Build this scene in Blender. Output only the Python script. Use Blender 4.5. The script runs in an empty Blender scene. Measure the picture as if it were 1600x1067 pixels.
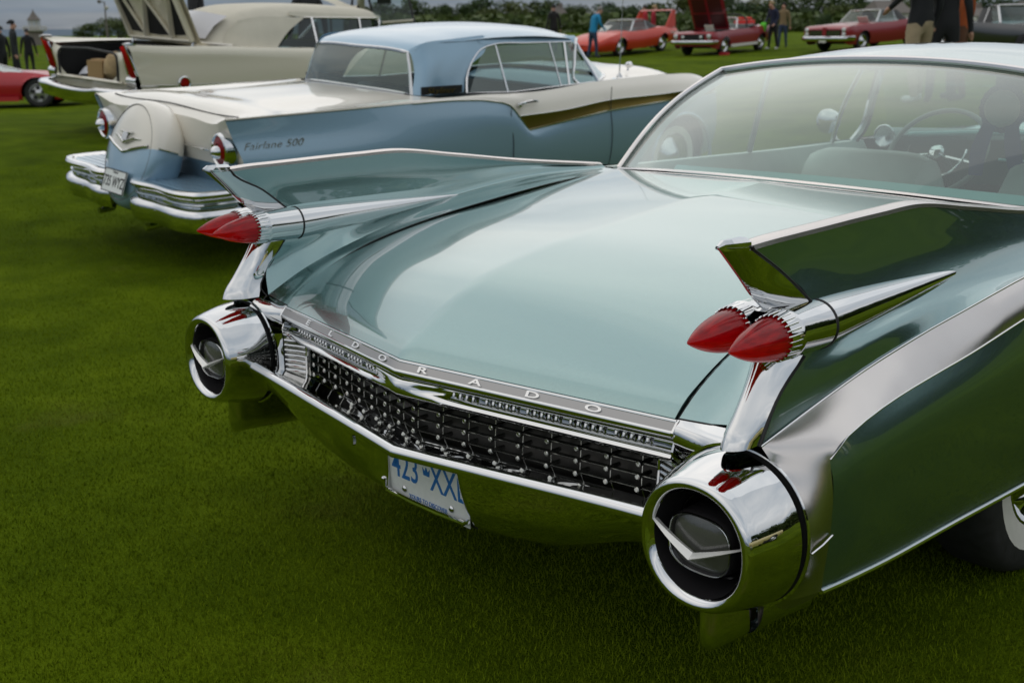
import bpy, bmesh, math, random
from mathutils import Vector, Matrix
import numpy as np
R_ = math.radians
rnd = random.Random(7)
scene = bpy.context.scene
C = scene.collection

# ------------------------------------------------------------ camera
cd = bpy.data.cameras.new('camera'); cam = bpy.data.objects.new('camera', cd); C.objects.link(cam)
cd.sensor_width = 36.0; cd.lens = 36.0 * 1774.95 / 1600.0
cd.clip_start = 0.05; cd.clip_end = 6000
CAM = Vector((1.99557, -1.468951, 1.389027))
_yaw, _pit, _rol = -0.812235, -0.261441, -0.008932
_f = Vector((math.sin(_yaw)*math.cos(_pit), math.cos(_yaw)*math.cos(_pit), math.sin(_pit)))
_r = Vector((math.cos(_yaw), -math.sin(_yaw), 0)); _u = _r.cross(_f)
_r2 = math.cos(_rol)*_r + math.sin(_rol)*_u; _u2 = -math.sin(_rol)*_r + math.cos(_rol)*_u
cam.matrix_world = Matrix(((_r2.x, _u2.x, -_f.x, CAM.x), (_r2.y, _u2.y, -_f.y, CAM.y), (_r2.z, _u2.z, -_f.z, CAM.z), (0, 0, 0, 1)))
scene.camera = cam
cd.dof.use_dof = True; cd.dof.focus_distance = 2.35; cd.dof.aperture_fstop = 6.3

# ------------------------------------------------------------ world and sun
SUN_EL, SUN_AZ = R_(48), R_(318)      # azimuth measured from +Y towards +X
w = bpy.data.worlds.new('World'); scene.world = w; w.use_nodes = True
nt = w.node_tree; nt.nodes.clear()
def N(t, **kw):
    n = nt.nodes.new(t)
    for k, v in kw.items(): setattr(n, k, v)
    return n
L = nt.links.new
out = N('ShaderNodeOutputWorld'); bg = N('ShaderNodeBackground'); bg.inputs['Strength'].default_value = 0.1
L(bg.outputs[0], out.inputs['Surface'])
sky = N('ShaderNodeTexSky', sky_type='NISHITA', sun_disc=False); sky.sun_elevation = SUN_EL; sky.sun_rotation = SUN_AZ
geo = N('ShaderNodeTexCoord')
sep = N('ShaderNodeSeparateXYZ'); L(geo.outputs['Generated'], sep.inputs[0])
def M(op, a, b=None, c=None, clamp=False):
    n = N('ShaderNodeMath', operation=op, use_clamp=clamp)
    for i, v in enumerate((a, b, c)):
        if v is None: continue
        if isinstance(v, (int, float)): n.inputs[i].default_value = v
        else: L(v, n.inputs[i])
    return n.outputs[0]
zc = M('MAXIMUM', sep.outputs[2], 0.0)
den = M('ADD', zc, 0.10)
cx = M('DIVIDE', sep.outputs[0], den); cy = M('DIVIDE', sep.outputs[1], den)
comb = N('ShaderNodeCombineXYZ'); L(cx, comb.inputs[0]); L(cy, comb.inputs[1])
def noise(scale, detail, rough, dist, vec):
    n = N('ShaderNodeTexNoise'); n.inputs['Scale'].default_value = scale; n.inputs['Detail'].default_value = detail
    n.inputs['Roughness'].default_value = rough; n.inputs['Distortion'].default_value = dist; L(vec, n.inputs['Vector'])
    return n.outputs['Fac']
mp = N('ShaderNodeMapping'); mp.inputs['Rotation'].default_value = (0, 0, R_(38)); mp.inputs['Scale'].default_value = (0.55, 1.25, 1)
L(comb.outputs[0], mp.inputs['Vector'])
n1 = noise(0.9, 7, 0.52, 0.7, mp.outputs[0]); n2 = noise(0.35, 3, 0.5, 0.2, mp.outputs[0])
nn = M('ADD', M('MULTIPLY', n1, 0.6), M('MULTIPLY', n2, 0.4))
ramp = N('ShaderNodeValToRGB'); L(nn, ramp.inputs[0])
cr = ramp.color_ramp; cr.elements[0].position = 0.36; cr.elements[0].color = (6.0, 6.7, 7.4, 1)
cr.elements[1].position = 0.64; cr.elements[1].color = (13.2, 12.9, 12.4, 1)
e = cr.elements.new(0.50); e.color = (9.0, 9.3, 9.5, 1)
# an overcast sky: dark band at the horizon, brighter higher up
grad = M('ADD', 0.24, M('MULTIPLY', 0.80, M('POWER', M('MINIMUM', M('MULTIPLY', zc, 2.8), 1.0), 0.75)))
hz = N('ShaderNodeValToRGB'); L(M('MULTIPLY', zc, 4.0, clamp=True), hz.inputs[0])
hz.color_ramp.elements[0].color = (.62, .80, 1.0, 1); hz.color_ramp.elements[1].color = (1, 1, 1, 1)
tint = N('ShaderNodeMix', data_type='RGBA', blend_type='MULTIPLY'); tint.inputs[0].default_value = 1.0
L(ramp.outputs[0], tint.inputs[6]); L(hz.outputs[0], tint.inputs[7])
# long low streaks of cloud near the horizon
c2 = N('ShaderNodeCombineXYZ'); L(M('MULTIPLY', sep.outputs[0], 1.6), c2.inputs[0]); L(M('MULTIPLY', sep.outputs[1], 1.6), c2.inputs[1]); L(M('MULTIPLY', zc, 62.0), c2.inputs[2])
n3 = noise(1.0, 3, 0.5, 0.2, c2.outputs[0])
sr = N('ShaderNodeValToRGB'); L(n3, sr.inputs[0]); sr.color_ramp.elements[0].position = .40; sr.color_ramp.elements[0].color = (.74, .82, .95, 1); sr.color_ramp.elements[1].position = .60; sr.color_ramp.elements[1].color = (1.32, 1.16, 1.08, 1)
sm = N('ShaderNodeMix', data_type='RGBA', blend_type='MULTIPLY'); L(M('SUBTRACT', 1.0, M('MULTIPLY', zc, 5.0, clamp=True)), sm.inputs[0]); L(tint.outputs[2], sm.inputs[6]); L(sr.outputs[0], sm.inputs[7])
mul = N('ShaderNodeMix', data_type='RGBA', blend_type='MULTIPLY'); mul.inputs[0].default_value = 1.0
L(sm.outputs[2], mul.inputs[6]); cg = N('ShaderNodeCombineXYZ'); [L(grad, cg.inputs[i]) for i in range(3)]; L(cg.outputs[0], mul.inputs[7])
mix = N('ShaderNodeMix', data_type='RGBA'); mix.inputs[0].default_value = 0.90
L(sky.outputs[0], mix.inputs[6]); L(mul.outputs[2], mix.inputs[7]); L(mix.outputs[2], bg.inputs['Color'])
sd = bpy.data.lights.new('sun', 'SUN'); sd.energy = 0.5; sd.angle = R_(95); sd.color = (1.0, 0.96, 0.9)
sun = bpy.data.objects.new('sun', sd); C.objects.link(sun)
_sdir = Vector((math.sin(SUN_AZ)*math.cos(SUN_EL), math.cos(SUN_AZ)*math.cos(SUN_EL), math.sin(SUN_EL)))
sun.rotation_euler = _sdir.to_track_quat('Z', 'Y').to_euler()
vs = scene.view_settings
vs.view_transform = 'Standard'; vs.look = 'None'; vs.exposure = -0.26; vs.gamma = 1.0; vs.use_curve_mapping = False
scene.cycles.max_bounces = 10; scene.cycles.transparent_max_bounces = 12; scene.cycles.glossy_bounces = 6
scene.cycles.caustics_reflective = False; scene.cycles.caustics_refractive = False

# ------------------------------------------------------------ materials
MATS = {}
def mat(name, color=(.5, .5, .5), rough=.5, metal=0.0, coat=0.0, coat_rough=.03, spec=.5, noise_amt=0.0, noise_scale=20.0, bump=0.0, bump_scale=200.0,
        aniso=None, trans=0.0, emis=None, sheen=0.0, sub=0.0):
    m = bpy.data.materials.new(name); m.use_nodes = True
    t = m.node_tree; b = t.nodes['Principled BSDF']
    b.inputs['Base Color'].default_value = (*color, 1); b.inputs['Roughness'].default_value = rough; b.inputs['Metallic'].default_value = metal
    b.inputs['Coat Weight'].default_value = coat; b.inputs['Coat Roughness'].default_value = coat_rough
    b.inputs['Specular IOR Level'].default_value = spec; b.inputs['Transmission Weight'].default_value = trans
    b.inputs['Sheen Weight'].default_value = sheen
    if emis: b.inputs['Emission Color'].default_value = (*emis[:3], 1); b.inputs['Emission Strength'].default_value = emis[3]
    tc = None
    if noise_amt or bump:
        tc = t.nodes.new('ShaderNodeTexCoord')
    if noise_amt:
        n = t.nodes.new('ShaderNodeTexNoise'); n.inputs['Scale'].default_value = noise_scale; n.inputs['Detail'].default_value = 5
        t.links.new(tc.outputs['Object'], n.inputs['Vector'])
        r = t.nodes.new('ShaderNodeMapRange'); r.inputs['From Min'].default_value = .25; r.inputs['From Max'].default_value = .75
        r.inputs['To Min'].default_value = 1 - noise_amt; r.inputs['To Max'].default_value = 1 + noise_amt
        t.links.new(n.outputs['Fac'], r.inputs['Value'])
        v = t.nodes.new('ShaderNodeVectorMath'); v.operation = 'SCALE'; v.inputs[0].default_value = color
        t.links.new(r.outputs[0], v.inputs['Scale']); t.links.new(v.outputs[0], b.inputs['Base Color'])
        r2 = t.nodes.new('ShaderNodeMapRange'); r2.inputs['To Min'].default_value = max(0, rough*(1-noise_amt)); r2.inputs['To Max'].default_value = rough*(1+noise_amt)
        t.links.new(n.outputs['Fac'], r2.inputs['Value']); t.links.new(r2.outputs[0], b.inputs['Roughness'])
    if bump:
        n = t.nodes.new('ShaderNodeTexNoise'); n.inputs['Scale'].default_value = bump_scale; n.inputs['Detail'].default_value = 3
        if aniso:
            mm = t.nodes.new('ShaderNodeMapping'); mm.inputs['Scale'].default_value = aniso
            t.links.new(tc.outputs['Object'], mm.inputs['Vector']); t.links.new(mm.outputs[0], n.inputs['Vector'])
        else: t.links.new(tc.outputs['Object'], n.inputs['Vector'])
        bb = t.nodes.new('ShaderNodeBump'); bb.inputs['Strength'].default_value = bump; bb.inputs['Distance'].default_value = .002
        t.links.new(n.outputs['Fac'], bb.inputs['Height']); t.links.new(bb.outputs[0], b.inputs['Normal'])
    MATS[name] = m
    return m
def paint(name, col, metal=.0, rough=.4, coat=1.0, cior=1.5):
    """car paint: base with a fine flake, a clear coat with a very faint orange peel"""
    m = mat(name, col, rough, metal, coat, .012)
    t = m.node_tree; b = t.nodes['Principled BSDF']; b.inputs['Coat IOR'].default_value = cior
    tc = t.nodes.new('ShaderNodeTexCoord')
    v = t.nodes.new('ShaderNodeTexVoronoi'); v.inputs['Scale'].default_value = 900
    t.links.new(tc.outputs['Object'], v.inputs['Vector'])
    if metal > 0:
        hs = t.nodes.new('ShaderNodeMapRange'); hs.inputs['To Min'].default_value = .94; hs.inputs['To Max'].default_value = 1.06
        sx = t.nodes.new('ShaderNodeSeparateColor'); t.links.new(v.outputs['Color'], sx.inputs[0]); t.links.new(sx.outputs[0], hs.inputs['Value'])
        sc = t.nodes.new('ShaderNodeVectorMath'); sc.operation = 'SCALE'; sc.inputs[0].default_value = col
        t.links.new(hs.outputs[0], sc.inputs['Scale']); t.links.new(sc.outputs[0], b.inputs['Base Color'])
    n = t.nodes.new('ShaderNodeTexNoise'); n.inputs['Scale'].default_value = 5.0; n.inputs['Detail'].default_value = 2
    t.links.new(tc.outputs['Object'], n.inputs['Vector'])
    bp = t.nodes.new('ShaderNodeBump'); bp.inputs['Strength'].default_value = .05; bp.inputs['Distance'].default_value = .006
    t.links.new(n.outputs['Fac'], bp.inputs['Height']); t.links.new(bp.outputs[0], b.inputs['Coat Normal'])
    return m
def glass(name, tint, refl=1.0, ior=1.5, veil=0.0):
    m = bpy.data.materials.new(name); m.use_nodes = True; t = m.node_tree; t.nodes.clear()
    o = t.nodes.new('ShaderNodeOutputMaterial'); mx = t.nodes.new('ShaderNodeMixShader')
    tr = t.nodes.new('ShaderNodeBsdfTransparent'); tr.inputs[0].default_value = (*tint, 1)
    gl = t.nodes.new('ShaderNodeBsdfGlossy'); gl.inputs['Roughness'].default_value = .015; gl.inputs['Color'].default_value = (.95, 1, .98, 1)
    fr = t.nodes.new('ShaderNodeFresnel'); fr.inputs['IOR'].default_value = ior
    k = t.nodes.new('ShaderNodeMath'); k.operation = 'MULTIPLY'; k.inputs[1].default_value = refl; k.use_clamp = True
    gg = t.nodes.new('ShaderNodeNewGeometry'); ie = t.nodes.new('ShaderNodeMath'); ie.operation = 'MULTIPLY_ADD'
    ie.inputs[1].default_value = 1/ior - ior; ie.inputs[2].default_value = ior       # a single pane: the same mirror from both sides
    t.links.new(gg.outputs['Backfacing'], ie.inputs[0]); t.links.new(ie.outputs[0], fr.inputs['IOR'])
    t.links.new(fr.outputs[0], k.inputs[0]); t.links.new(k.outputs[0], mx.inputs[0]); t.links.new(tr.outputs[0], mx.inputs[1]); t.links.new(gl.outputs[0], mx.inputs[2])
    if veil:                                            # pale diffuse veil standing in for hazy sky reflections on the pane
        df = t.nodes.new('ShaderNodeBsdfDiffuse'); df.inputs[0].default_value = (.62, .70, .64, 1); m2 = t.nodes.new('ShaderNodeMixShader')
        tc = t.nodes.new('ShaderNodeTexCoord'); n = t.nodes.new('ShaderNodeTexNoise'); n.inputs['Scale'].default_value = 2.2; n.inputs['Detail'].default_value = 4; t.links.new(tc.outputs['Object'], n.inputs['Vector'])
        mr = t.nodes.new('ShaderNodeMapRange'); mr.inputs['To Min'].default_value = veil*.5; mr.inputs['To Max'].default_value = veil*1.5; t.links.new(n.outputs['Fac'], mr.inputs['Value']); t.links.new(mr.outputs[0], m2.inputs[0])
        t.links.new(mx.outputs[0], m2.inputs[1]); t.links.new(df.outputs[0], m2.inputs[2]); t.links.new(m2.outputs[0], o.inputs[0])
    else: t.links.new(mx.outputs[0], o.inputs[0])
    MATS[name] = m
    return m
mint = paint('mint_green_paint', (.215, .350, .348), .94, .27, cior=1.95)
skyblue = paint('pale_blue_paint', (.270, .420, .545), .40, .42)
cream = paint('ivory_paint', (.80, .75, .66), 0, .45)
ivory2 = paint('warm_cream_paint', (.69, .64, .51), 0, .45)
red_p = paint('red_paint', (.45, .010, .020), .0, .45, .5)
maroon_p = paint('crimson_paint', (.28, .008, .018), .0, .45, .5)
orange_p = paint('orange_red_paint', (.60, .035, .010), 0, .5, .35)
chrome = mat('chrome', (.70, .705, .71), .03, 1.0, noise_amt=.03, noise_scale=3)
dullchrome = mat('soft_chrome', (.62, .62, .62), .12, 1.0, noise_amt=.1, noise_scale=30)
brushed = mat('brushed_trim', (.64, .605, .585), .26, 1.0, noise_amt=.05, noise_scale=6, bump=.05, bump_scale=60, aniso=(60, 1.5, 60))
strip_m = mat('brushed_grey_strip', (.34, .336, .336), .34, 1.0, bump=.1, bump_scale=60, aniso=(1.5, 60, 60))
darkmetal = mat('dark_grille_metal', (.46, .46, .43), .25, 1.0, noise_amt=.2, noise_scale=60)
black = mat('black_rubber', (.012, .012, .012), .55)
blackpaint = mat('black_void', (.006, .006, .006), .7)
tyre_m = mat('tyre_rubber', (.02, .02, .02), .7, noise_amt=.25, noise_scale=40)
white_m = mat('whitewall', (.72, .70, .64), .6, noise_amt=.06, noise_scale=30)
vinyl = mat('pale_green_vinyl', (.46, .54, .49), .42, noise_amt=.06, noise_scale=12, bump=.2, bump_scale=300)
teal_v = mat('teal_vinyl', (.30, .56, .55), .35, bump=.15, bump_scale=300)
darkteal = mat('dark_teal_trim', (.03, .09, .09), .35)
headliner = mat('headliner', (.42, .46, .43), .8)
g_rear = glass('rear_window_glass', (.64, .80, .75), 2.3, 1.6, veil=.10)
g_side = glass('side_window_glass', (.78, .88, .85), 1.0, 1.5)
g_mid = glass('pale_tinted_glass', (.66, .78, .76), 1.6, 1.55, veil=.10)
g_dark = glass('tinted_glass', (.35, .45, .45), 1.0, 1.55)
gold = mat('gold_anodised', (.27, .20, .055), .34, 1.0)
label_w = mat('white_plate', (.78, .80, .78), .4, noise_amt=.05, noise_scale=60)
blue_ink = mat('blue_plate_ink', (.02, .16, .48), .4)
lampglass = mat('lamp_glass', (.55, .56, .54), .12, .3, coat=1.0)
def lens_mat():
    m = mat('red_lens', (.36, .003, .010), .22, 0, 1.0, .03)
    t = m.node_tree; b = t.nodes['Principled BSDF']
    tc = t.nodes.new('ShaderNodeTexCoord'); mp_ = t.nodes.new('ShaderNodeMapping'); mp_.inputs['Scale'].default_value = (160, 5, 160)
    n = t.nodes.new('ShaderNodeTexNoise'); n.inputs['Scale'].default_value = 1; n.inputs['Detail'].default_value = 2
    t.links.new(tc.outputs['Object'], mp_.inputs[0]); t.links.new(mp_.outputs[0], n.inputs['Vector'])
    cr_ = t.nodes.new('ShaderNodeValToRGB'); cr_.color_ramp.elements[0].position = .3; cr_.color_ramp.elements[0].color = (.14, .002, .010, 1)
    cr_.color_ramp.elements[1].position = .68; cr_.color_ramp.elements[1].color = (.62, .006, .012, 1)
    t.links.new(n.outputs['Fac'], cr_.inputs[0]); t.links.new(cr_.outputs[0], b.inputs['Base Color'])
    tl = t.nodes.new('ShaderNodeBsdfTranslucent'); tl.inputs[0].default_value = (.95, .015, .03, 1); mx = t.nodes.new('ShaderNodeMixShader'); mx.inputs[0].default_value = .58
    t.links.new(b.outputs[0], mx.inputs[1]); t.links.new(tl.outputs[0], mx.inputs[2]); t.links.new(mx.outputs[0], t.nodes['Material Output'].inputs[0])
    return m
lens_red = lens_mat()

# ------------------------------------------------------------ mesh helpers
def catmull(pts, n):
    P = [Vector(p) for p in pts]
    if len(P) == 1: return [P[0].copy() for _ in range(n)]
    d = [0.0]
    for a, b in zip(P[:-1], P[1:]): d.append(d[-1] + max((b-a).length, 1e-6))
    tot = d[-1]; out_ = []
    for i in range(n):
        s = tot*i/(n-1); k = 0
        while k < len(P)-2 and s > d[k+1]: k += 1
        h = d[k+1]-d[k]; t = (s-d[k])/h
        def tang(j):
            if j == 0: return (P[1]-P[0])/(d[1]-d[0])
            if j == len(P)-1: return (P[-1]-P[-2])/(d[-1]-d[-2])
            a = (P[j]-P[j-1])/(d[j]-d[j-1]); b = (P[j+1]-P[j])/(d[j+1]-d[j])
            return (a*(d[j+1]-d[j]) + b*(d[j]-d[j-1]))/(d[j+1]-d[j-1])
        m0, m1 = tang(k)*h, tang(k+1)*h
        t2, t3 = t*t, t*t*t
        out_.append((2*t3-3*t2+1)*P[k] + (t3-2*t2+t)*m0 + (-2*t3+3*t2)*P[k+1] + (t3-t2)*m1)
    return out_
def polyline(pts, n):
    P = [Vector(p) for p in pts]; d = [0.0]
    for a, b in zip(P[:-1], P[1:]): d.append(d[-1] + max((b-a).length, 1e-6))
    o_ = []
    for i in range(n):
        s = d[-1]*i/(n-1); k = 0
        while k < len(P)-2 and s > d[k+1]: k += 1
        o_.append(P[k].lerp(P[k+1], (s-d[k])/(d[k+1]-d[k])))
    return o_
class MB:
    def __init__(self, s=1, xf=None): self.v = []; self.f = []; self.mi = []; self.s = s; self.cur = 0; self.xf = xf
    def P(self, p):
        x, y, z = p; q = (x*self.s, y, z)
        if self.xf: q = tuple(self.xf @ Vector(q))
        self.v.append(q); return len(self.v)-1
    def F(self, idx): self.f.append(tuple(idx)); self.mi.append(self.cur)
    def grid(self, rows, cu=False, cv=False):
        ids = [[self.P(p) for p in r] for r in rows]; n = len(ids); m = len(ids[0])
        for i in range(n if cu else n-1):
            for j in range(m if cv else m-1):
                self.F((ids[i][j], ids[i][(j+1) % m], ids[(i+1) % n][(j+1) % m], ids[(i+1) % n][j]))
        return ids
    def patch(self, curves, nu=24, mu=4, lin=False):
        """curves running along the body; smooth across them unless lin"""
        cs = [catmull(c, nu) for c in curves]; m = (len(cs)-1)*mu+1
        rows = [(polyline if lin else catmull)([c[i] for c in cs], m) for i in range(nu)]
        return self.grid(rows)
    def tube(self, pts, r, n=8, cap=True, flat=None, nu=None):
        P = catmull(pts, nu) if nu else [Vector(p) for p in pts]
        rs = r if isinstance(r, (list, tuple)) else None
        rings = []; prev = None
        for i, p in enumerate(P):
            t = (P[min(i+1, len(P)-1)] - P[max(i-1, 0)]).normalized()
            if prev is None:
                a = Vector((0, 0, 1)) if abs(t.z) < .9 else Vector((1, 0, 0)); a = (a - t*a.dot(t)).normalized()
            else: a = (prev - t*prev.dot(t)).normalized()
            prev = a; b = t.cross(a)
            if rs is None: rr = r
            else:
                q = i/(len(P)-1)*(len(rs)-1); k = min(int(q), len(rs)-2); rr = rs[k]+(rs[k+1]-rs[k])*(q-k)
            fa = flat or (1, 1)
            rings.append([p + (a*math.cos(2*math.pi*j/n)*fa[0] + b*math.sin(2*math.pi*j/n)*fa[1])*rr for j in range(n)])
        ids = self.grid(rings, cv=True)
        if cap: self.F(ids[0][::-1]); self.F(ids[-1])
    def box(self, c, d, rot=None):
        c = Vector(c); hx, hy, hz = (q/2 for q in d); k = []
        for sx in (-1, 1):
            for sy in (-1, 1):
                for sz in (-1, 1):
                    p = Vector((sx*hx, sy*hy, sz*hz))
                    if rot: p = rot @ p
                    k.append(self.P(c+p))
        for q in ((0, 1, 3, 2), (4, 6, 7, 5), (0, 4, 5, 1), (2, 3, 7, 6), (0, 2, 6, 4), (1, 5, 7, 3)): self.F([k[i] for i in q])
    def lathe(self, prof, o, axis='y', n=24, sx=1.0, sz=1.0, cap=False, p_=2.0, a0=0.0, a1=None):
        """prof: (t along axis, radius)"""
        o = Vector(o); rows = []; full = a1 is None; m = n if full else n+1
        for t, r in prof:
            row = []
            for j in range(m):
                a = a0 + (2*math.pi if full else a1-a0)*j/n; ca, sa = math.cos(a), math.sin(a)
                if p_ != 2.0:
                    k = (abs(ca)**p_+abs(sa)**p_)**(-1/p_); ca *= k; sa *= k
                if axis == 'y': row.append(o + Vector((ca*r*sx, t, sa*r*sz)))
                elif axis == 'x': row.append(o + Vector((t, ca*r*sx, sa*r*sz)))
                else: row.append(o + Vector((ca*r*sx, sa*r*sz, t)))
            rows.append(row)
        ids = self.grid(rows, cv=full)
        if cap: self.F(ids[0][::-1]); self.F(ids[-1])
    def poly_prism(self, pts, off):
        """flat polygon pts extruded by vector off"""
        off = Vector(off); a = [self.P(p) for p in pts]; b = [self.P(Vector(p)+off) for p in pts]; n = len(a)
        self.F(a[::-1]); self.F(b)
        for i in range(n): self.F((a[i], a[(i+1) % n], b[(i+1) % n], b[i]))
    def build(self, name, mats, parent=None, sharp=35, smooth=True, merge=0.0):
        me = bpy.data.meshes.new(name); me.from_pydata(self.v, [], self.f)
        for m in (mats if isinstance(mats, (list, tuple)) else [mats]): me.materials.append(m)
        me.polygons.foreach_set('material_index', self.mi)
        bm = bmesh.new(); bm.from_mesh(me)
        if merge: bmesh.ops.remove_doubles(bm, verts=bm.verts, dist=merge)
        bmesh.ops.recalc_face_normals(bm, faces=bm.faces)
        bm.to_mesh(me); bm.free()
        if smooth:
            me.shade_smooth(); me.set_sharp_from_angle(angle=R_(sharp))
        o = bpy.data.objects.new(name, me); C.objects.link(o)
        if parent: o.parent = parent
        return o
def thing(name, label, cat, loc=(0, 0, 0), rot=(0, 0, 0), group=None):
    o = bpy.data.objects.new(name, None); C.objects.link(o); o.location = loc; o.rotation_euler = rot; o.empty_display_size = .2
    return tag(o, label, cat, group)
def tag(o, label, cat, group=None):
    o['label'] = label; o['category'] = cat
    if group: o['group'] = group
    return o
def kind(o, k): o['kind'] = k; return o
def copy_obj(o, parent=None):
    c = o.copy(); C.objects.link(c)
    if parent: c.parent = parent
    return c
def text_mesh(txt, size, depth, sx=1.0, bold=0.0):
    cu = bpy.data.curves.new('t', 'FONT'); cu.body = txt; cu.size = size; cu.extrude = depth; cu.align_x = 'CENTER'; cu.align_y = 'CENTER'; cu.offset = bold
    cu.resolution_u = 4
    o = bpy.data.objects.new('t', cu); C.objects.link(o)
    dg = bpy.context.evaluated_depsgraph_get(); me = bpy.data.meshes.new_from_object(o.evaluated_get(dg))
    bpy.data.objects.remove(o); bpy.data.curves.remove(cu)
    for v in me.vertices: v.co.x *= sx
    return me
def mesh_obj(name, me, m, parent=None, mtx=None):
    me.materials.clear(); me.materials.append(m)
    o = bpy.data.objects.new(name, me); C.objects.link(o)
    if parent: o.parent = parent
    if mtx is not None: o.matrix_local = mtx
    return o
def frame(o, x, y):
    """matrix with local x, y axes along the given world vectors"""
    x = Vector(x).normalized(); z = x.cross(Vector(y)).normalized(); y = z.cross(x)
    return Matrix(((x.x, y.x, z.x, o[0]), (x.y, y.y, z.y, o[1]), (x.z, y.z, z.z, o[2]), (0, 0, 0, 1)))
# ------------------------------------------------------------ where things stand on the lawn
def view_point(u, v, depth):
    """a place `depth` metres away along the line of sight of photograph point (u, v) - used to survey the site"""
    return CAM + depth*(_f + (u-800)/1774.95*_r2 - (v-533.5)/1774.95*_u2)
SURVEY = []          # (x, y, z) heights of the lawn
for x in (-2.5, -1, 0, 1, 3, 6):
    for y in (-6, -2.5, -1, 0, 1.5, 3.3, 5, 7): SURVEY.append((x, y, 0.0))
def _wheelpts(M_, pts):
    for p in pts:
        q = M_ @ Vector(p); SURVEY.append((q.x, q.y, q.z))
def pose_matrix(px, py, yaw, dz, ro, pi_):
    return Matrix.Translation((px, py, dz)) @ Matrix.Rotation(yaw, 4, 'Z') @ Matrix.Rotation(pi_, 4, 'X') @ Matrix.Rotation(ro, 4, 'Y')
HT_M = pose_matrix(-5.14636, 2.13512, -.00371, .00923, .05738, .01983); CV_M = pose_matrix(-10.747, 4.041, .093, .38, .056, .011)
_wheelpts(HT_M, [(-.8, 1.32, 0), (.8, 1.32, .035), (-.8, 4.27, 0), (.8, 4.27, .01), (-1.5, 0, 0), (0, -1, .0)])
_wheelpts(CV_M, [(-.8, 1.35, 0), (.8, 1.35, 0), (-.8, 4.5, 0), (.8, 4.5, 0), (0, -1, -.02)])
def car_site(fpx, rpx, depth, wb, track, rear_further=True):
    """car matrix from the contact points of the two wheels on its near (left) side"""
    F_ = view_point(*fpx, depth); best = None
    for k in range(4000):
        dpt = depth + (k*.001 if rear_further else -k*.001)
        e_ = abs((view_point(*rpx, dpt)-F_).length - wb)
        if best is None or e_ < best[0]: best = (e_, dpt)
    B_ = view_point(*rpx, best[1]); fw = (F_-B_).normalized(); up = Vector((0, 0, 1)); rt = fw.cross(up).normalized(); up = rt.cross(fw)
    o = F_ + rt*track/2
    M_ = Matrix(((rt.x, fw.x, up.x, o.x), (rt.y, fw.y, up.y, o.y), (rt.z, fw.z, up.z, o.z), (0, 0, 0, 1)))
    for p in ((-track/2, 0, 0), (track/2, 0, 0), (-track/2, -wb, 0), (track/2, -wb, 0)): _wheelpts(M_, [p])
    return M_
WING_M = car_site((966, 89), (1031, 80.5), 44.0, 2.95, 1.5)
PONY_M = car_site((1128, 86.5), (1184, 79.5), 42.0, 2.74, 1.46)
MUSC_M = car_site((1343, 80), (1420, 72), 40.0, 2.92, 1.5)
PONY_M = PONY_M; 
_lf = view_point(65, 168, 26.0); _lr = view_point(65-175, 172, 25.6)
def _two(F_, B_, track, left):
    fw = (F_-B_).normalized(); rt = fw.cross(Vector((0, 0, 1))).normalized(); up = rt.cross(fw); o = F_ + rt*(track/2 if left else -track/2)
    return Matrix(((rt.x, fw.x, up.x, o.x), (rt.y, fw.y, up.y, o.y), (rt.z, fw.z, up.z, o.z), (0, 0, 0, 1)))
WEDGE_M = _two(_lf, _lr, 1.5, False)
_wheelpts(WEDGE_M, [(.75, 0, 0), (-.75, 0, 0), (.75, -2.6, 0)])
PEOPLE_AT = {}
for k_, (u_, v_, d_) in dict(blue=(926, 91, 41.3), navy=(1207, 77.5, 44), tan=(1222, 75, 46), back1=(1007, 75, 50), back2=(1020, 76, 49), hood=(865, 80, 46),
                             l1=(9, 130, 36), l2=(29, 132, 35), l3=(49, 118, 43), c1=(318, 165, 15.2), c2=(487, 152, 17), d1=(1428, 160, 13.6), d2=(1466, 160, 13.9), d3=(1492, 156, 14.6)).items():
    p_ = view_point(u_, v_, d_); PEOPLE_AT[k_] = p_; SURVEY.append(tuple(p_))
for u_, v_, d_ in ((660, 62, 90), (800, 60, 95), (960, 62, 80), (1100, 58, 100), (1250, 56, 100), (1400, 56, 100), (1560, 56, 90), (1540, 120, 24), (620, 122, 24), (1100, 128, 24), (850, 126, 24), (1350, 127, 24), (1100, 104, 32), (850, 106, 32), (1350, 102, 32), (60, 100, 60), (150, 80, 100), (300, 66, 130), (700, 52, 210), (1000, 51, 210), (1300, 49, 210), (1600, 47, 210), (400, 57, 200), (100, 60, 190), (-300, 75, 110), (1900, 55, 100), (1900, 100, 20), (-400, 180, 25)):
    SURVEY.append(tuple(view_point(u_, v_, d_)))
for u_ in (-250, -120, 0, 60, 120, 170):
    for d_, z_ in ((14.5, .36), (16.5, .28), (18.5, .18), (20.5, .08), (22.5, .0)):
        p_ = view_point(u_, 100, d_); SURVEY.append((p_.x, p_.y, z_))
_S = np.array(SURVEY)
def _kern(r): return np.where(r > 1e-9, r*r*np.log(np.maximum(r, 1e-9)), 0.0)
_n = len(_S); _A = np.zeros((_n+3, _n+3)); _d = np.linalg.norm(_S[:, None, :2]-_S[None, :, :2], axis=2)/30.0
_A[:_n, :_n] = _kern(_d) + np.eye(_n)*4e-6; _A[:_n, _n] = 1; _A[:_n, _n+1:] = _S[:, :2]/30.0; _A[_n:, :_n] = _A[:_n, _n:].T
_w = np.linalg.solve(_A, np.concatenate([_S[:, 2], np.zeros(3)]))
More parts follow.
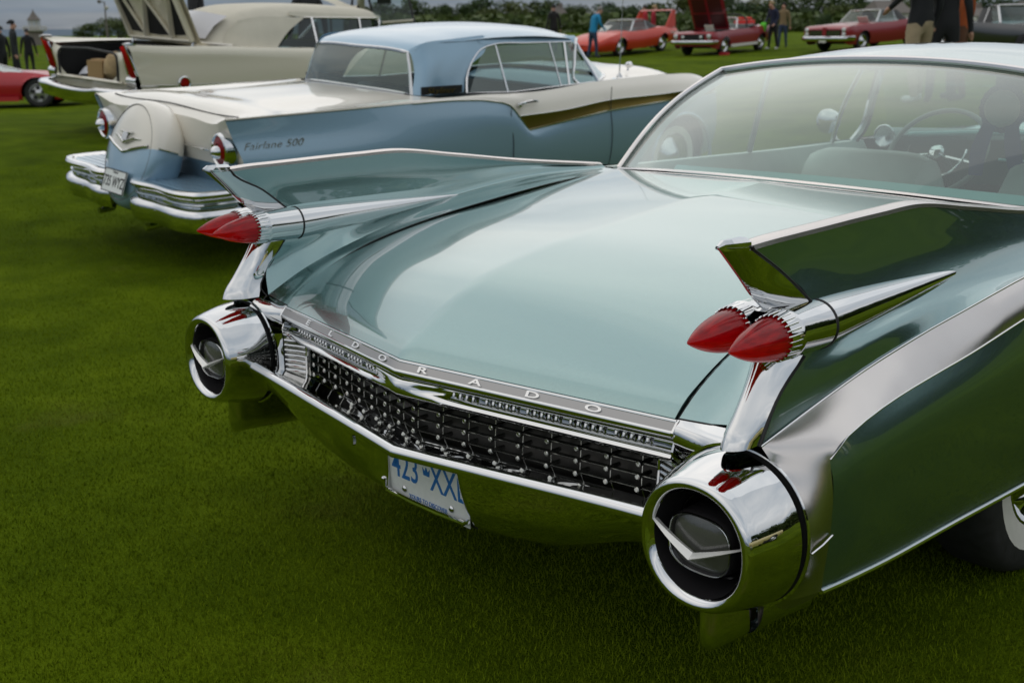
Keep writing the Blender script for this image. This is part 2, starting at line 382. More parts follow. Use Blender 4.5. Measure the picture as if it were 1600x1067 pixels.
def ground_many(xy):
    xy = np.asarray(xy, float); r = np.linalg.norm(xy[:, None, :]-_S[None, :, :2], axis=2)/30.0
    z = _kern(r) @ _w[:_n] + _w[_n] + (xy/30.0) @ _w[_n+1:]
    far = np.hypot(xy[:, 0], xy[:, 1]); k = np.clip((far-220)/200, 0, 1)
    return z*(1-k) + 2.2*k
def ground_z(x, y): return float(ground_many([(x, y)])[0])

def lawn_material():
    m = bpy.data.materials.new('mown_grass'); m.use_nodes = True; t = m.node_tree; b = t.nodes['Principled BSDF']
    tc = t.nodes.new('ShaderNodeTexCoord')
    def nz(scale, det, rough=.55, sc=None):
        n = t.nodes.new('ShaderNodeTexNoise'); n.inputs['Scale'].default_value = scale; n.inputs['Detail'].default_value = det; n.inputs['Roughness'].default_value = rough
        if sc:
            mp_ = t.nodes.new('ShaderNodeMapping'); mp_.inputs['Scale'].default_value = sc; mp_.inputs['Rotation'].default_value = (0, 0, R_(20))
            t.links.new(tc.outputs['Object'], mp_.inputs[0]); t.links.new(mp_.outputs[0], n.inputs['Vector'])
        else: t.links.new(tc.outputs['Object'], n.inputs['Vector'])
        return n.outputs['Fac']
    def mth(op, a, b_):
        n = t.nodes.new('ShaderNodeMath'); n.operation = op
        for i, v in enumerate((a, b_)):
            if isinstance(v, (int, float)): n.inputs[i].default_value = v
            else: t.links.new(v, n.inputs[i])
        return n.outputs[0]
    big, med, fine = nz(.45, 4), nz(2.6, 5), nz(150, 3, .6)
    f = mth('ADD', mth('MULTIPLY', big, .34), mth('ADD', mth('MULTIPLY', med, .32), mth('MULTIPLY', fine, .34)))
    r = t.nodes.new('ShaderNodeValToRGB'); t.links.new(f, r.inputs[0]); c_ = r.color_ramp
    c_.elements[0].position = .38; c_.elements[0].color = (.038, .064, .002, 1)
    c_.elements[1].position = .62; c_.elements[1].color = (.138, .195, .006, 1)
    e_ = c_.elements.new(.5); e_.color = (.080, .124, .003, 1)
    dry = nz(1.1, 3); dr = t.nodes.new('ShaderNodeMapRange'); dr.inputs['From Min'].default_value = .62; dr.inputs['From Max'].default_value = .76; dr.clamp = True; t.links.new(dry, dr.inputs[0])
    mx = t.nodes.new('ShaderNodeMix'); mx.data_type = 'RGBA'; mx.inputs[7].default_value = (.13, .12, .035, 1)
    k = t.nodes.new('ShaderNodeMath'); k.operation = 'MULTIPLY'; k.inputs[1].default_value = .45; t.links.new(dr.outputs[0], k.inputs[0]); t.links.new(k.outputs[0], mx.inputs[0])
    t.links.new(r.outputs[0], mx.inputs[6]); t.links.new(mx.outputs[2], b.inputs['Base Color'])
    b.inputs['Roughness'].default_value = .9; b.inputs['Specular IOR Level'].default_value = .02
    bp = t.nodes.new('ShaderNodeBump'); bp.inputs['Strength'].default_value = .8; bp.inputs['Distance'].default_value = .02
    t.links.new(mth('ADD', fine, mth('MULTIPLY', nz(40, 3), .6)), bp.inputs['Height']); t.links.new(bp.outputs[0], b.inputs['Normal'])
    return m
lawn_m = lawn_material()
def _axis(lo, hi, fine_lo, fine_hi, st, grow=1.18):
    a = list(np.arange(fine_lo, fine_hi+1e-6, st)); s_ = st
    while a[-1] < hi: s_ *= grow; a.append(a[-1]+s_)
    s_ = st
    while a[0] > lo: s_ *= grow; a.insert(0, a[0]-s_)
    return a
_ax = _axis(-420, 200, -30, 12, .6); _ay = _axis(-60, 420, -6, 30, .6)
_xy = np.array([(x, y) for x in _ax for y in _ay]); _z = ground_many(_xy).reshape(len(_ax), len(_ay))
gm_ = MB(); gm_.grid([[(x, y, _z[i, j]) for j, y in enumerate(_ay)] for i, x in enumerate(_ax)])
lawn = kind(gm_.build('lawn', lawn_m, sharp=180), 'structure')

# ------------------------------------------------------------ the mint green coupe with tail fins
def lerp_tab(tab, x):
    if x <= tab[0][0]: return tab[0][1]
    for (a, b), (c, d) in zip(tab[:-1], tab[1:]):
        if x <= c: return b + (d-b)*(x-a)/(c-a)
    return tab[-1][1]
def smooth_tab(tab, n=240):
    P = catmull([(a, b, 0) for a, b in tab], n); return [(p.x, p.y) for p in P]
G_T = smooth_tab([(0, 0), (.02, .021), (.04, .037), (.07, .054), (.11, .075), (.2, .112), (.3, .141), (.4, .163), (.48, .177), (.8, .212), (1.1, .240), (1.45, .262)])
XS_T = smooth_tab([(.2, .690), (.7, .690), (1.2, .705), (1.66, .742)])
def yt(x): return .068 + .2*abs(x)
def zlid(x, y):
    d = y - yt(x); q = max(0, 1-(x/.69)**2); t = min(1, max(0, d/.3)); t = t*t*(3-2*t)
    return .678 - .012*abs(x)/.69 + lerp_tab(G_T, d) + .024*q*t
def ywin(x): return 1.487 + .35*x*x
def zwin(x): return .962 - .074*x*x

def build_finned_coupe():
    car = thing('finned_coupe', 'mint green finned coupe in the foreground with twin red bullet tail lamps on each fin', 'car', (0, 0, 0))
    # --- boot lid
    mb = MB(); rows = []
    nt_, ns_ = 46, 61
    for i in range(nt_):
        t = i/(nt_-1); t = t**1.35; row = []
        for j in range(ns_):
            s = -1 + 2*j/(ns_-1); x0 = s*.6875
            y = yt(x0) + .002 + t*(ywin(x0) - .012 - yt(x0)); x = s*(lerp_tab(XS_T, y)-.003)
            row.append((x, y, zlid(x0, y)))
        rows.append(row)
    ids = mb.grid(rows)
    ed = [Vector(p) for p in rows[0]]                       # folded rear edge gives the lid its thickness
    mb.grid([ed, [p+Vector((0, .004, -.012)) for p in ed]])
    for c_ in (0, -1):
        ed = [Vector(r[c_]) for r in rows]; mb.grid([ed, [p+Vector((0, 0, -.015)) for p in ed]])
    lid = mb.build('boot_lid', mint, car, sharp=50)
    # --- both sides
    for s in (1, -1):
        side_parts(car, s)
    # --- the brushed strip with its letters and the chrome roll beneath
    st = MB(); ro = MB(); fr = MB()
    xs = [-.692 + 1.384*i/40 for i in range(41)]
    xs = sorted(set(xs + [0.0]))
    def sec(prof): return [[(x, yt(x)+dy, .676-.012*abs(x)/.69+dz) for dy, dz in prof] for x in xs]
    st.grid(sec([(-.0022, -.0028), (-.0148, -.0182)]))
    fr.grid(sec([(.003, .001), (.0008, .0022), (-.0008, .0008), (-.0024, -.0030), (-.0022, -.0042)]))
    fr.grid(sec([(-.0146, -.0170), (-.0152, -.0172), (-.0178, -.0200), (-.0182, -.0250), (-.0160, -.030), (-.006, -.034), (.012, -.034), (.016, -.036)]))
    PA = [(.016, -.036), (-.002, -.038), (-.008, -.041), (-.012, -.046), (-.016, -.052), (-.018, -.058), (-.0185, -.063), (-.018, -.068), (-.0165, -.073), (-.011, -.081), (-.002, -.087), (.02, -.092), (.05, -.093)]
    PB = [(.016, -.036), (-.002, -.038), (-.008, -.041), (-.004, -.0435), (.018, -.046), (.022, -.056), (.010, -.062), (-.010, -.0645), (-.0165, -.073), (-.011, -.081), (-.002, -.087), (.02, -.092), (.05, -.093)]
    rr_ = []
    for x in xs:
        g_ = min(1, max(0, (abs(x)-.012)/.20)); g_ = g_*g_*(3-2*g_)
        rr_.append([(x, yt(x)+a[0]*(1-g_)+b_[0]*g_, .676-.012*abs(x)/.69+a[1]*(1-g_)+b_[1]*g_) for a, b_ in zip(PA, PB)])
    ro.grid(rr_)
    st_o = st.build('badge_strip', strip_m, car, sharp=40)
    fr.build('strip_frame', chrome, st_o, sharp=40)
    ro_o = ro.build('lid_moulding', chrome, car, sharp=50)
    tb_ = MB()
    for k in range(-36, 37):
        x = k*.0178
        if abs(x) < .09 or k % 6 == 0: continue
        tb_.tube([(x, yt(x)+.019, .676-.012*abs(x)/.69-.046), (x, yt(x)+.012, .676-.012*abs(x)/.69-.052), (x, yt(x)+.010, .676-.012*abs(x)/.69-.060)], .0042, 6)
    kind(tb_.build('moulding_rib', dullchrome, ro_o), 'stuff')
    for x in (-.692, .692):
        en = MB(); z0 = .664
        en.poly_prism([(x, yt(x)+dy, z0+dz) for dy, dz in [(.003, .002), (-.0025, -.002), (-.018, -.020), (-.018, -.027), (-.006, -.036), (-.015, -.060), (-.013, -.074), (.004, -.088), (.05, -.094), (.05, -.02)]], (math.copysign(.005, x), 0, 0))
        en.build('moulding_end', chrome, car, smooth=False)
    for k, ch in enumerate('ELDORADO'):
        x = (k-3.5)*.14665; me = text_mesh(ch, .0200, .0016, 2.5, .0004)
        y = yt(x) - .0085; z = .676 - .012*abs(x)/.69 - .0105
        sg = 1 if x > 0 else -1
        mesh_obj('badge_letter', me, chrome, car, frame((x, y-.0006, z+.0012), (1, sg*.2, -.0174*sg), (0, .0126, .0154)))
    # --- grille
    gm = MB()
    gm.grid([[(x, yt(x)+.10, z) for z in (.60, .40)] for x in (-.70, 0, .70)])
    gm.grid([[(x, yt(x)+y, z) for y, z in ((.03, .585), (.105, .585))] for x in (-.70, 0, .70)])
    gr = gm.build('grille', grille_back, car, smooth=False)
    rowsG = [(.040, .552), (.038, .525), (.037, .497), (.050, .467), (.060, .455), (.074, .443)]
    base = None; bars = []
    for dy, z in rowsG:
        for sg in (-1, 1):
            b = MB(); dz = -.004
            b.grid([[(x_, yt(x_)+dy+.006+a_, z+dz_-.012*x_/.69*sg) for a_, dz_ in ((0, -.0016), (-.001, .0012), (.003, .0018), (.012, .0010), (.012, -.0016))] for x_ in (0, sg*.70)], cv=True)
            b.build('grille_bar', darkmetal if z > .48 else dullchrome, gr, smooth=False)
    for k in range(-8, 9):
        x = k*.0733; b = MB()
        b.tube([(x, yt(x)+dy+.010, z-.012*abs(x)/.69) for dy, z in [(.04, .583)]+rowsG], .0013, 6)
        b.build('grille_upright', darkmetal, gr)
        for dy, z in rowsG:
            if base is None:
                q = MB(); q.lathe([(-.0005, .0012), (0, .0046), (.002, .0066), (.007, .0070), (.013, .0060), (.045, .0050)], (0, 0, 0), 'y', 10, cap=True)
                base = q.build('grille_stud', darkmetal, gr); o = base
            else: o = copy_obj(base, gr)
            o.location = (x, yt(x)+dy-.008, z-.012*abs(x)/.69)
            if z < .48: o.rotation_euler = (R_(-28), 0, 0)
    # --- bumper
    CRT = [(0, .033, .474), (.30, .063, .490), (.62, .093, .508), (.76, .106, .514), (.85, .114, .500), (.925, .135, .455)]
    BOT = [(0, .128, .300), (.19, .133, .302), (.34, .148, .315), (.45, .152, .338), (.55, .155, .375), (.62, .156, .402), (.70, .154, .420), (.78, .150, .430)]
    xb = [.775*k/66 for k in range(67)]
    def atx(tab, x):
        P_ = catmull(tab, 160)
        for a, b in zip(P_[:-1], P_[1:]):
            if x <= b.x + 1e-9: t = (x-a.x)/max(b.x-a.x, 1e-9); return a.lerp(b, max(0, min(1, t)))
        return P_[-1]
    crs = [atx(CRT[:4], x) if x < .762 else Vector((x, .118, .511-math.sqrt(max(1e-6, .116**2-(x-.865)**2)))) for x in xb]; bts = [atx(BOT, x) for x in xb]
    bmp = MB()
    for s in (1, -1):
        bmp.s = s
        top_p = [(.135, -.040), (.10, -.036), (.068, -.026), (.040, -.010), (.026, -.001), (.014, .003), (.004, .000), (-.0035, -.010), (-.0035, -.018), (-.001, -.024)]
        bmp.grid([[Vector((c.x, c.y+dy, c.z+dz)) for dy, dz in top_p] for c in crs])
        face = []; roofrow = []
        for c, b in zip(crs, bts):
            if c.x < (.1505 if s < 0 else .185): continue
            k_ = min(1, max(0, (c.x-.150)/(.16 if s < 0 else .06))); k_ = 1-k_*k_*(3-2*k_); du = Vector((0, .082*k_, -.004*k_))
            roofrow.append([Vector((c.x, c.y-.001, c.z-.024)), Vector((c.x, c.y-.001, c.z-.024))+du*.5, Vector((c.x, c.y-.001, c.z-.024))+du])
            a = Vector((c.x, c.y-.001, c.z-.024))+du; ke = 1-.62*min(1, max(0, (c.x-.5)/.2)) if c.x < .762 else 0; m1 = a.lerp(b, .3) + Vector((0, -.014*(1-k_)*ke, 0)); m2 = a.lerp(b, .7) + Vector((0, -.020*(1-k_)*ke, 0))
            face.append(catmull([a, m1, m2, b, b+Vector((0, .018, .004))], 17))
        bmp.grid(face)
        # the notch for the plate: side wall, roof
        wl = face[0]
        bmp.grid([[p, Vector((p.x-.004, p.y+.004, p.z)), Vector((.152, .156, p.z))] for p in wl]); bmp.grid(roofrow)
        bmp.grid([[Vector((c.x, c.y-.001, c.z-.024)), Vector((c.x, c.y+.008, c.z-.028)), Vector((c.x, .150, c.z-.03))] for c in crs if c.x < .158])
    bmp.s = 1
    bump = bmp.build('bumper', chrome, car, sharp=40, merge=.0004)
    bk = MB(); bk.grid([[(-.16, .156, .46), (.16, .156, .46)], [(-.16, .156, .28), (.16, .156, .28)]]); bk.build('plate_recess', blackpaint, bump)
    pl = MB(); pl.box((0, 0, 0), (.305, .152, .0015))
    mtx = frame((-.004, .140, .358), (1, 0, 0), (0, -.04, 1.0))
    po = pl.build('licence_plate', label_w, car, smooth=False); po.matrix_local = mtx
    def on_plate(txt, size, x, y, sx, m=blue_ink, b=0.0, nm='plate_lettering'):
        mesh_obj(nm, text_mesh(txt, size, .0006, sx, b), m, po, Matrix.Translation((x, y, .0012)))
    on_plate('423', .098, -.082, .012, .72, b=.0005); on_plate('XXL', .098, .078, .012, .70, b=.0005)
    on_plate('YOURS TO DISCOVER', .0155, 0, -.058, .95)
    cr_ = MB()
    cr_.poly_prism([(-.011, -.008, 0), (.011, -.008, 0), (.014, .012, 0), (.006, .003, 0), (0, .015, 0), (-.006, .003, 0), (-.014, .012, 0)], (0, 0, .0008))
    co = cr_.build('plate_crown', blue_ink, po, smooth=False); co.location = (.0, .022, .0008)
    for x in (-.089, .089):
        b = MB(); b.lathe([(0, .009), (.002, .009), (.005, .006), (.006, .0025)], (x, -.045, .001), 'z', 8, cap=True)
        b.build('plate_bolt', dullchrome, po)
    lip = MB(); lip.tube([(-.156, .125, .33), (-.157, .130, .308), (-.150, .132, .297), (-.05, .130, .294), (.05, .130, .294), (.14, .132, .297), (.152, .132, .305)], .0065, 8)
    lip.build('plate_lip', chrome, bump)
    for sg in (-1,):
        q = MB(); q.lathe([(-.003, .0), (-.003, .013), (.004, .015)], (0, 0, 0), 'y', 20, sx=.42); po_ = q.build('bumper_plug', dullchrome, bump); po_.location = (sg*.215, .078, .425)
    # --- window, roof, body shell, cabin
    coupe_cabin(car)
    return car

def catmull4(rows, n):
    a = catmull([r[:3] for r in rows], n); b = catmull([(r[0], r[1], r[3]) for r in rows], n)
    return [(p.x, p.y, p.z, q.z) for p, q in zip(a, b)]
def side_parts(car, s):
    """everything that comes in a left and a right version; s = 1 right, -1 left"""
    V = Vector
    # inner panel: seam -> floor -> corner -> under the tube -> above the tube -> fin top
    seam = [(.69, .214, .668), (.690, .256, .702), (.690, .324, .742), (.690, .415, .781), (.690, .508, .811), (.690, .605, .833), (.691, .690, .848), (.698, .98, .884), (.708, 1.245, .908), (.745, 1.672, .922)]
    floor = [(.745, .224, .669), (.742, .262, .690), (.738, .324, .730), (.732, .415, .772), (.733, .508, .803), (.735, .605, .826), (.738, .690, .843), (.748, .98, .884), (.755, 1.245, .909), (.765, 1.672, .922)]
    corner = [(.805, .221, .680), (.798, .262, .704), (.788, .324, .738), (.780, .415, .774), (.768, .508, .805), (.771, .605, .829), (.775, .690, .848), (.788, .98, .892), (.792, 1.245, .914), (.790, 1.672, .923)]
    midw = [(.829, .234, .745), (.818, .275, .762), (.804, .33, .783), (.797, .43, .81), (.797, .56, .832), (.80, .65, .848), (.805, .75, .862), (.812, 1.0, .896), (.81, 1.245, .919), (.80, 1.672, .9235)]
    under = [(.812, .286, .822), (.811, .31, .830), (.806, .36, .838), (.810, .45, .846), (.815, .56, .855), (.819, .65, .864), (.822, .75, .874), (.830, 1.0, .900), (.825, 1.245, .924), (.812, 1.672, .924)]
    above = [(.846, .318, .918), (.843, .36, .922), (.842, .42, .923), (.841, .5, .924), (.840, .6, .924), (.839, .7, .924), (.838, .80, .924), (.838, 1.0, .930), (.833, 1.245, .946), (.82, 1.672, .930)]
    topin = [(.854, .150, 1.036), (.852, .20, 1.040), (.850, .30, 1.042), (.849, .4, 1.044), (.848, .5, 1.046), (.847, .6, 1.047), (.846, .728, 1.048), (.843, .98, 1.017), (.838, 1.245, .980), (.826, 1.672, .932)]
    mb = MB(s)
    N_ = 56
    cs = [catmull(c, N_) for c in (seam, floor, corner)]
    mb.grid([catmull([c[i] for c in cs], 11) for i in range(N_)])
    cs2 = [catmull(c, N_) for c in (corner, midw, under, above)]
    rows = []
    for i in range(N_):
        rows.append(catmull([q[i] for q in cs2], 16))
    mb.grid(rows)
    cs3 = [catmull(c, N_) for c in (above, topin)]
    rows = []
    for i in range(N_):
        a, b = (q[i] for q in cs3); m_ = a.lerp(b, .45) + V((.006, 0, 0))
        rows.append(catmull([a, m_, b], 9))
    mb.grid(rows)
    # outer panel down to the brushed band
    topout = [(.882, .150, 1.036), (.884, .20, 1.039), (.883, .30, 1.041), (.883, .4, 1.043), (.882, .5, 1.045), (.881, .6, 1.046), (.880, .728, 1.047), (.879, .98, 1.016), (.877, 1.245, .979), (.872, 1.672, .931), (.872, 2.2, .905), (.875, 3.2, .905), (.87, 4.6, .90), (.80, 5.35, .86)]
    o_mid = [(.887, .245, .982), (.888, .28, .983), (.888, .34, .985), (.888, .42, .985), (.888, .5, .985), (.888, .6, .984), (.889, .728, .982), (.890, .98, .965), (.890, 1.245, .940), (.889, 1.672, .905), (.892, 2.2, .885), (.895, 3.2, .882), (.89, 4.6, .875), (.82, 5.36, .84)]
    o_ab = [(.905, .318, .918), (.902, .36, .922), (.900, .42, .923), (.898, .5, .924), (.898, .6, .924), (.899, .7, .924), (.900, .80, .924), (.905, 1.0, .912), (.908, 1.245, .900), (.908, 1.672, .875), (.912, 2.2, .86), (.915, 3.2, .858), (.91, 4.6, .85), (.84, 5.37, .82)]
    o_un = [(.918, .282, .827), (.920, .31, .834), (.922, .36, .842), (.920, .45, .850), (.920, .56, .858), (.921, .65, .866), (.922, .75, .872), (.928, 1.0, .874), (.935, 1.245, .868), (.938, 1.672, .85), (.942, 2.2, .838), (.945, 3.2, .832), (.94, 4.6, .82), (.86, 5.38, .80)]
    o_lo = [(.916, .208, .764), (.922, .25, .775), (.930, .31, .790), (.938, .39, .808), (.945, .5, .826), (.946, .6, .834), (.947, .72, .842), (.953, 1.0, .852), (.957, 1.245, .852), (.96, 1.672, .835), (.963, 2.2, .822), (.965, 3.2, .815), (.96, 4.6, .80), (.88, 5.39, .78)]
    o_bd = [(.912, .165, .680), (.925, .25, .711), (.938, .355, .745), (.947, .451, .771), (.954, .557, .792), (.960, .672, .811), (.965, .799, .827), (.969, .937, .844), (.972, 1.089, .860), (.975, 1.25, .866), (.98, 1.672, .862), (.982, 2.2, .85), (.982, 3.2, .84), (.975, 4.6, .82), (.89, 5.40, .77)]
    # keep only the part behind y = 1.68 as panel pieces; the body shell carries on forwards
    N2 = 110
    mb.patch([topout, o_mid, o_ab, o_un, o_lo, o_bd], N2, 3)
    # lower quarter
    b_lo = [(1.002, .250, .655), (1.008, .262, .680), (1.010, .30, .697), (1.010, .36, .711), (1.010, .463, .727), (1.011, .60, .741), (1.012, .74, .753), (1.014, 1.02, .786), (1.014, 1.25, .806), (1.012, 1.672, .812), (1.01, 2.2, .81), (1.005, 3.2, .80), (.995, 4.6, .78), (.91, 5.42, .73)]
    q1 = [(1.008, .256, .625), (1.018, .27, .640), (1.024, .31, .652), (1.028, .37, .664), (1.030, .463, .680), (1.031, .60, .695), (1.031, .74, .705), (1.030, 1.02, .725), (1.030, 1.25, .735), (1.028, 1.672, .74), (1.025, 2.2, .74), (1.02, 3.2, .73), (1.01, 4.6, .72), (.93, 5.43, .68)]
    q2 = [(1.006, .262, .54), (1.016, .28, .545), (1.022, .33, .55), (1.026, .40, .553), (1.028, .5, .556), (1.029, .63, .56), (1.029, .76, .56), (1.028, 1.04, .56), (1.028, 1.25, .56), (1.025, 1.672, .56), (1.022, 2.2, .56), (1.02, 3.2, .56), (1.01, 4.6, .56), (.94, 5.44, .55)]
    q3 = [(1.000, .264, .46), (1.006, .28, .455), (1.010, .33, .452), (1.012, .40, .448), (1.013, .5, .445), (1.013, .63, .442), (1.013, .76, .44), (1.012, 1.04, .435), (1.012, 1.25, .43), (1.01, 1.672, .42), (1.008, 2.2, .42), (1.005, 3.2, .42), (1.0, 4.6, .42), (.93, 5.44, .42)]
    q4 = [(.994, .264, .391), (.995, .28, .389), (.996, .33, .386), (.997, .40, .381), (.998, .5, .375), (.998, .63, .370), (.998, .76, .366), (.998, 1.04, .354), (.998, 1.25, .346), (.995, 1.672, .336), (.99, 2.2, .33), (.985, 3.2, .33), (.98, 4.6, .33), (.91, 5.42, .34)]
    mb.patch([b_lo, q1, q2, q3, q4], N2, 4)
    mb.patch([q4, [(x-.03, y, z-.02) for x, y, z in q4]], N2, 1)
    mb.build('rear_quarter_panel', mint, car, sharp=35)
    # brushed side band: behind (vertical) and along
    bm_ = MB(s)
    ring = [(.865+.1535*math.cos(R_(t_)), .178, .511+.1535*math.sin(R_(t_))) for t_ in (64, 55, 45, 30, 15, 0, -15, -30, -45, -60, -70)]
    fwd = [(1.004, .250, .657), (1.0065, .252, .635), (1.010, .256, .60), (1.0085, .262, .54), (1.006, .264, .50), (1.002, .264, .46), (.998, .264, .42), (.996, .264, .391)]
    def off(c, d): return [(x+d, y, z) for x, y, z in c]
    bu = off(o_bd, .002); bl = [(1.004, .250, .657)] + off(b_lo, .003)[1:]
    NB = 120
    buc, blc = catmull(bu, 400), catmull(bl, 400)
    def at_y(P_, y):
        for a, b in zip(P_[:-1], P_[1:]):
            if y <= b.y: return a.lerp(b, max(0, min(1, (y-a.y)/max(b.y-a.y, 1e-6))))
        return P_[-1]
    ra, fa = catmull(ring[::-1], 26), catmull(fwd[::-1], 26)
    rows = []
    for a, b in zip(ra, fa): rows.append(catmull([a, a.lerp(b, .3)+V((.006, -.002, 0)), a.lerp(b, .65)+V((.007, 0, 0)), b], 11))
    for k in range(NB):
        t = k/(NB-1); yA = .166 + (5.38-.166)*t**1.9
        yB = .25 + (yA-.166)*.55 if yA <= .6 else min(5.40, .25+.434*.55+(yA-.6)*(5.40-.4887)/(5.38-.6))
        a, b = at_y(buc, yA), at_y(blc, yB)
        rows.append(catmull([a, a.lerp(b, .33)+V((.007, 0, .003)), a.lerp(b, .7)+V((.008, 0, .002)), b], 11))
    Rg = np.array([[tuple(p) for p in r] for r in rows])     # relax the sheet so that it turns the corner without a fold
    for it_ in range(260):
        Rg[1:70, 1:-1] = .25*(Rg[:69, 1:-1]+Rg[2:71, 1:-1]+Rg[1:70, :-2]+Rg[1:70, 2:])
    bul = np.sin(np.pi*np.arange(11)/10)[None, :]*np.clip((70-np.arange(len(rows)))/40, 0, 1)[:, None]
    Rg[..., 0] += .007*bul; Rg[..., 2] += .004*bul
    rows = [[V(p) for p in r] for r in Rg]
    bm_.grid(rows)
    # lower chrome piece under the band towards the sill
    lw = catmull([(.917, .178, .367), (.915, .185, .315)], 6); lf = catmull([(.996, .264, .391), (.955, .30, .345)], 6)
    bm_.grid([[a.lerp(b, k/6) for k in range(7)] for a, b in zip(lw, lf)])
    band = bm_.build('side_band', brushed, car, sharp=75, merge=.002)
    ln = MB(s); ln.tube([(1.0185, .183, .500), (1.018, .220, .505), (1.012, .262, .509)], .0025, 6); ln.build('band_joint', chrome, band)
    # thin bright edges along band, and the sill strip
    ed = MB(s); ed.tube(catmull(off(bu, .001), 90), .0022, 6); ed.tube(catmull(off(bl, .001), 90), .0020, 6); ed.build('band_edge', chrome, band)
    sl = MB(s); sl.tube(catmull([(x+.002, y, z-.002) for x, y, z in q4], 90), .0055, 8); sl.build('sill_strip', chrome, car)
    # fin top trim
    tr = MB(s)
    ti, to = catmull(topin, 60), catmull(topout[:10], 60)
    tr.grid([[a+V((-.002, 0, -.004)), a+V((-.001, 0, .004)), a.lerp(b, .25)+V((0, 0, .0085)), a.lerp(b, .6)+V((0, 0, .0095)), b+V((.0005, 0, .004)), b+V((.0025, 0, -.004))] for a, b in zip(ti, to)])
    tr.build('fin_top_trim', brushed, car, sharp=40)
    # chrome fin end: cap plus the two faces down to the tubes
    ce = MB(s)
    tip = V((.8665, .080, 1.050))
    ri, rm, rm2, rb = V((.864, .083, 1.040)), V((.8655, .145, .984)), V((.8655, .185, .945)), V((.864, .225, .915))
    rear = catmull([tip+V((0, 0, -.006)), rm, rm2, rb], 14)
    so = catmull([(.884, .150, 1.038), (.889, .244, .980), (.906, .316, .918)], 14); si = catmull([(.851, .150, 1.038), (.845, .244, .975), (.842, .316, .918)], 14)
    for k, q in ((1, so), (-1, si)):
        ce.grid([[r + V((k*.0025, 0, 0)), r.lerp(x, .10)+V((k*.004, 0, 0)), r.lerp(x, .35)+V((k*.004, 0, 0)), r.lerp(x, .7)+V((k*.002, 0, 0)), x] for r, x in zip(rear, q)])
    ce.grid([[r+V((-.0025, 0, 0)), r+V((0, -.003, 0)), r+V((.0025, 0, 0))] for r in rear])
    cap = [[tip+V((dx*.25, -.002, -.006+dz*.3)) if k == 0 else V((.8665, .080, 1.045)).lerp(V((.8665, .153, 1.043)), k/6)+V((dx*(.3+.7*k/6), 0, dz)) for dx, dz in ((-.0165, -.008), (-.0155, .004), (-.007, .0105), (.007, .0105), (.0165, .004), (.0175, -.008))] for k in range(7)]
    ce.grid(cap)
    ce.grid([[p, q] for p, q in zip([tip+V((-.004, 0, -.007)), V((.8475, .153, 1.036))], [tip+V((.004, 0, -.007)), V((.884, .153, 1.036))])])
    ce.build('fin_end', chrome, car, sharp=30)
    # rubber joint lines
    rj = MB(s)
    rj.tube([V((.886, .152, 1.040)), *catmull([(.8868, .155, 1.034), (.8905, .248, .978), (.907, .320, .916)], 10)], .0028, 6)
    rj.tube(catmull([(.850, .152, 1.040), (.848, .155, 1.034), (.842, .248, .975), (.840, .320, .917)], 10), .0028, 6)
    rj.tube(catmull([(.920, .282, .825), (.918, .207, .763), (.913, .164, .680)], 10), .0028, 6)
    rj.tube(catmull([(.810, .294, .835), (.825, .259, .777), (.831, .226, .729), (.826, .210, .698), (.815, .219, .678), (.755, .224, .669), (.692, .213, .667)], 22), .0020, 6)
    rj.tube([V(p)+V((.0008, 0, -.0015)) for p in catmull(seam, 50)], .0017, 6)
    rj.build('rubber_seal', black, car)
    # twin tubes, spears, lamps
    for k, (xa, xb) in enumerate(((.907, .9035), (.8195, .8285))):
        tb = MB(s)
        tb.lathe([(.195, .0425), (.222, .0445), (.226, .0465), (.231, .0468), (.235, .0458), (.333, .0462)], (xa, 0, .874), 'y', 36)
        tube_o = tb.build('lamp_tube', chrome, car, sharp=30)
        jt = MB(s); jt.lathe([(.331, .0455), (.333, .0478), (.337, .0478), (.339, .0455)], (xa, 0, .874), 'y', 36); jt.build('tube_joint', black, tube_o)
        sp = MB(s); rows = []
        for i in range(26):
            t = i/25; y = .338 + t*(1.005-.338); r = .0462*(1-t**1.25); c_ = V((xa + (xb-xa)*t**1.2, y, .874+.018*t))
            rows.append([c_ + V((math.cos(2*math.pi*j/32)*r, 0, math.sin(2*math.pi*j/32)*r)) for j in range(32)])
        sp.grid(rows, cv=True); sp.build('fin_spear', chrome, car, sharp=60)
        le = MB(s)
        pr_ = [(.0665, .0006), (.068, .0024), (.074, .0062), (.084, .0112), (.098, .0176), (.115, .0242), (.135, .0302), (.155, .0348), (.175, .0378), (.190, .0392), (.226, .0400)]
        q_ = smooth_tab(pr_, 40); le.lathe(q_, (xa, 0, .872), 'y', 40)
        lens_o = le.build('tail_lamp_lens', lens_red, tube_o, sharp=60)
        te = MB(s)
        nte = 26
        for j in range(nte):
            a = 2*math.pi*j/nte; d = V((math.cos(a), 0, math.sin(a)))
            te.tube([V((xa, .186, .873))+d*.0405, V((xa, .190, .873))+d*.0424, V((xa, .2, .873))+d*.0430, V((xa, .226, .874))+d*.0438], [.0012, .0019, .0019, .0019], 6)
        te.build('chrome_comb', chrome, tube_o)
    # saddle between the tubes
    sd_ = MB(s); sd_.patch([[(.842, .235, .903), (.838, .33, .912)], [(.853, .215, .912), (.846, .32, .917)], [(.8645, .205, .914), (.8645, .30, .918)], [(.876, .215, .912), (.888, .32, .917)], [(.888, .235, .903), (.905, .33, .912)]], 8, 3)
    sd_.build('lamp_saddle', chrome, car)
    # stalk between lamps and pod: ridge in the middle, wide at the bottom
    sk = MB(s)
    z_ = [.838, .80, .76, .72, .69, .676]
    rid = catmull([(.866, .222, .842), (.868, .190, .790), (.870, .148, .730), (.871, .118, .690), (.871, .112, .674)], 16)
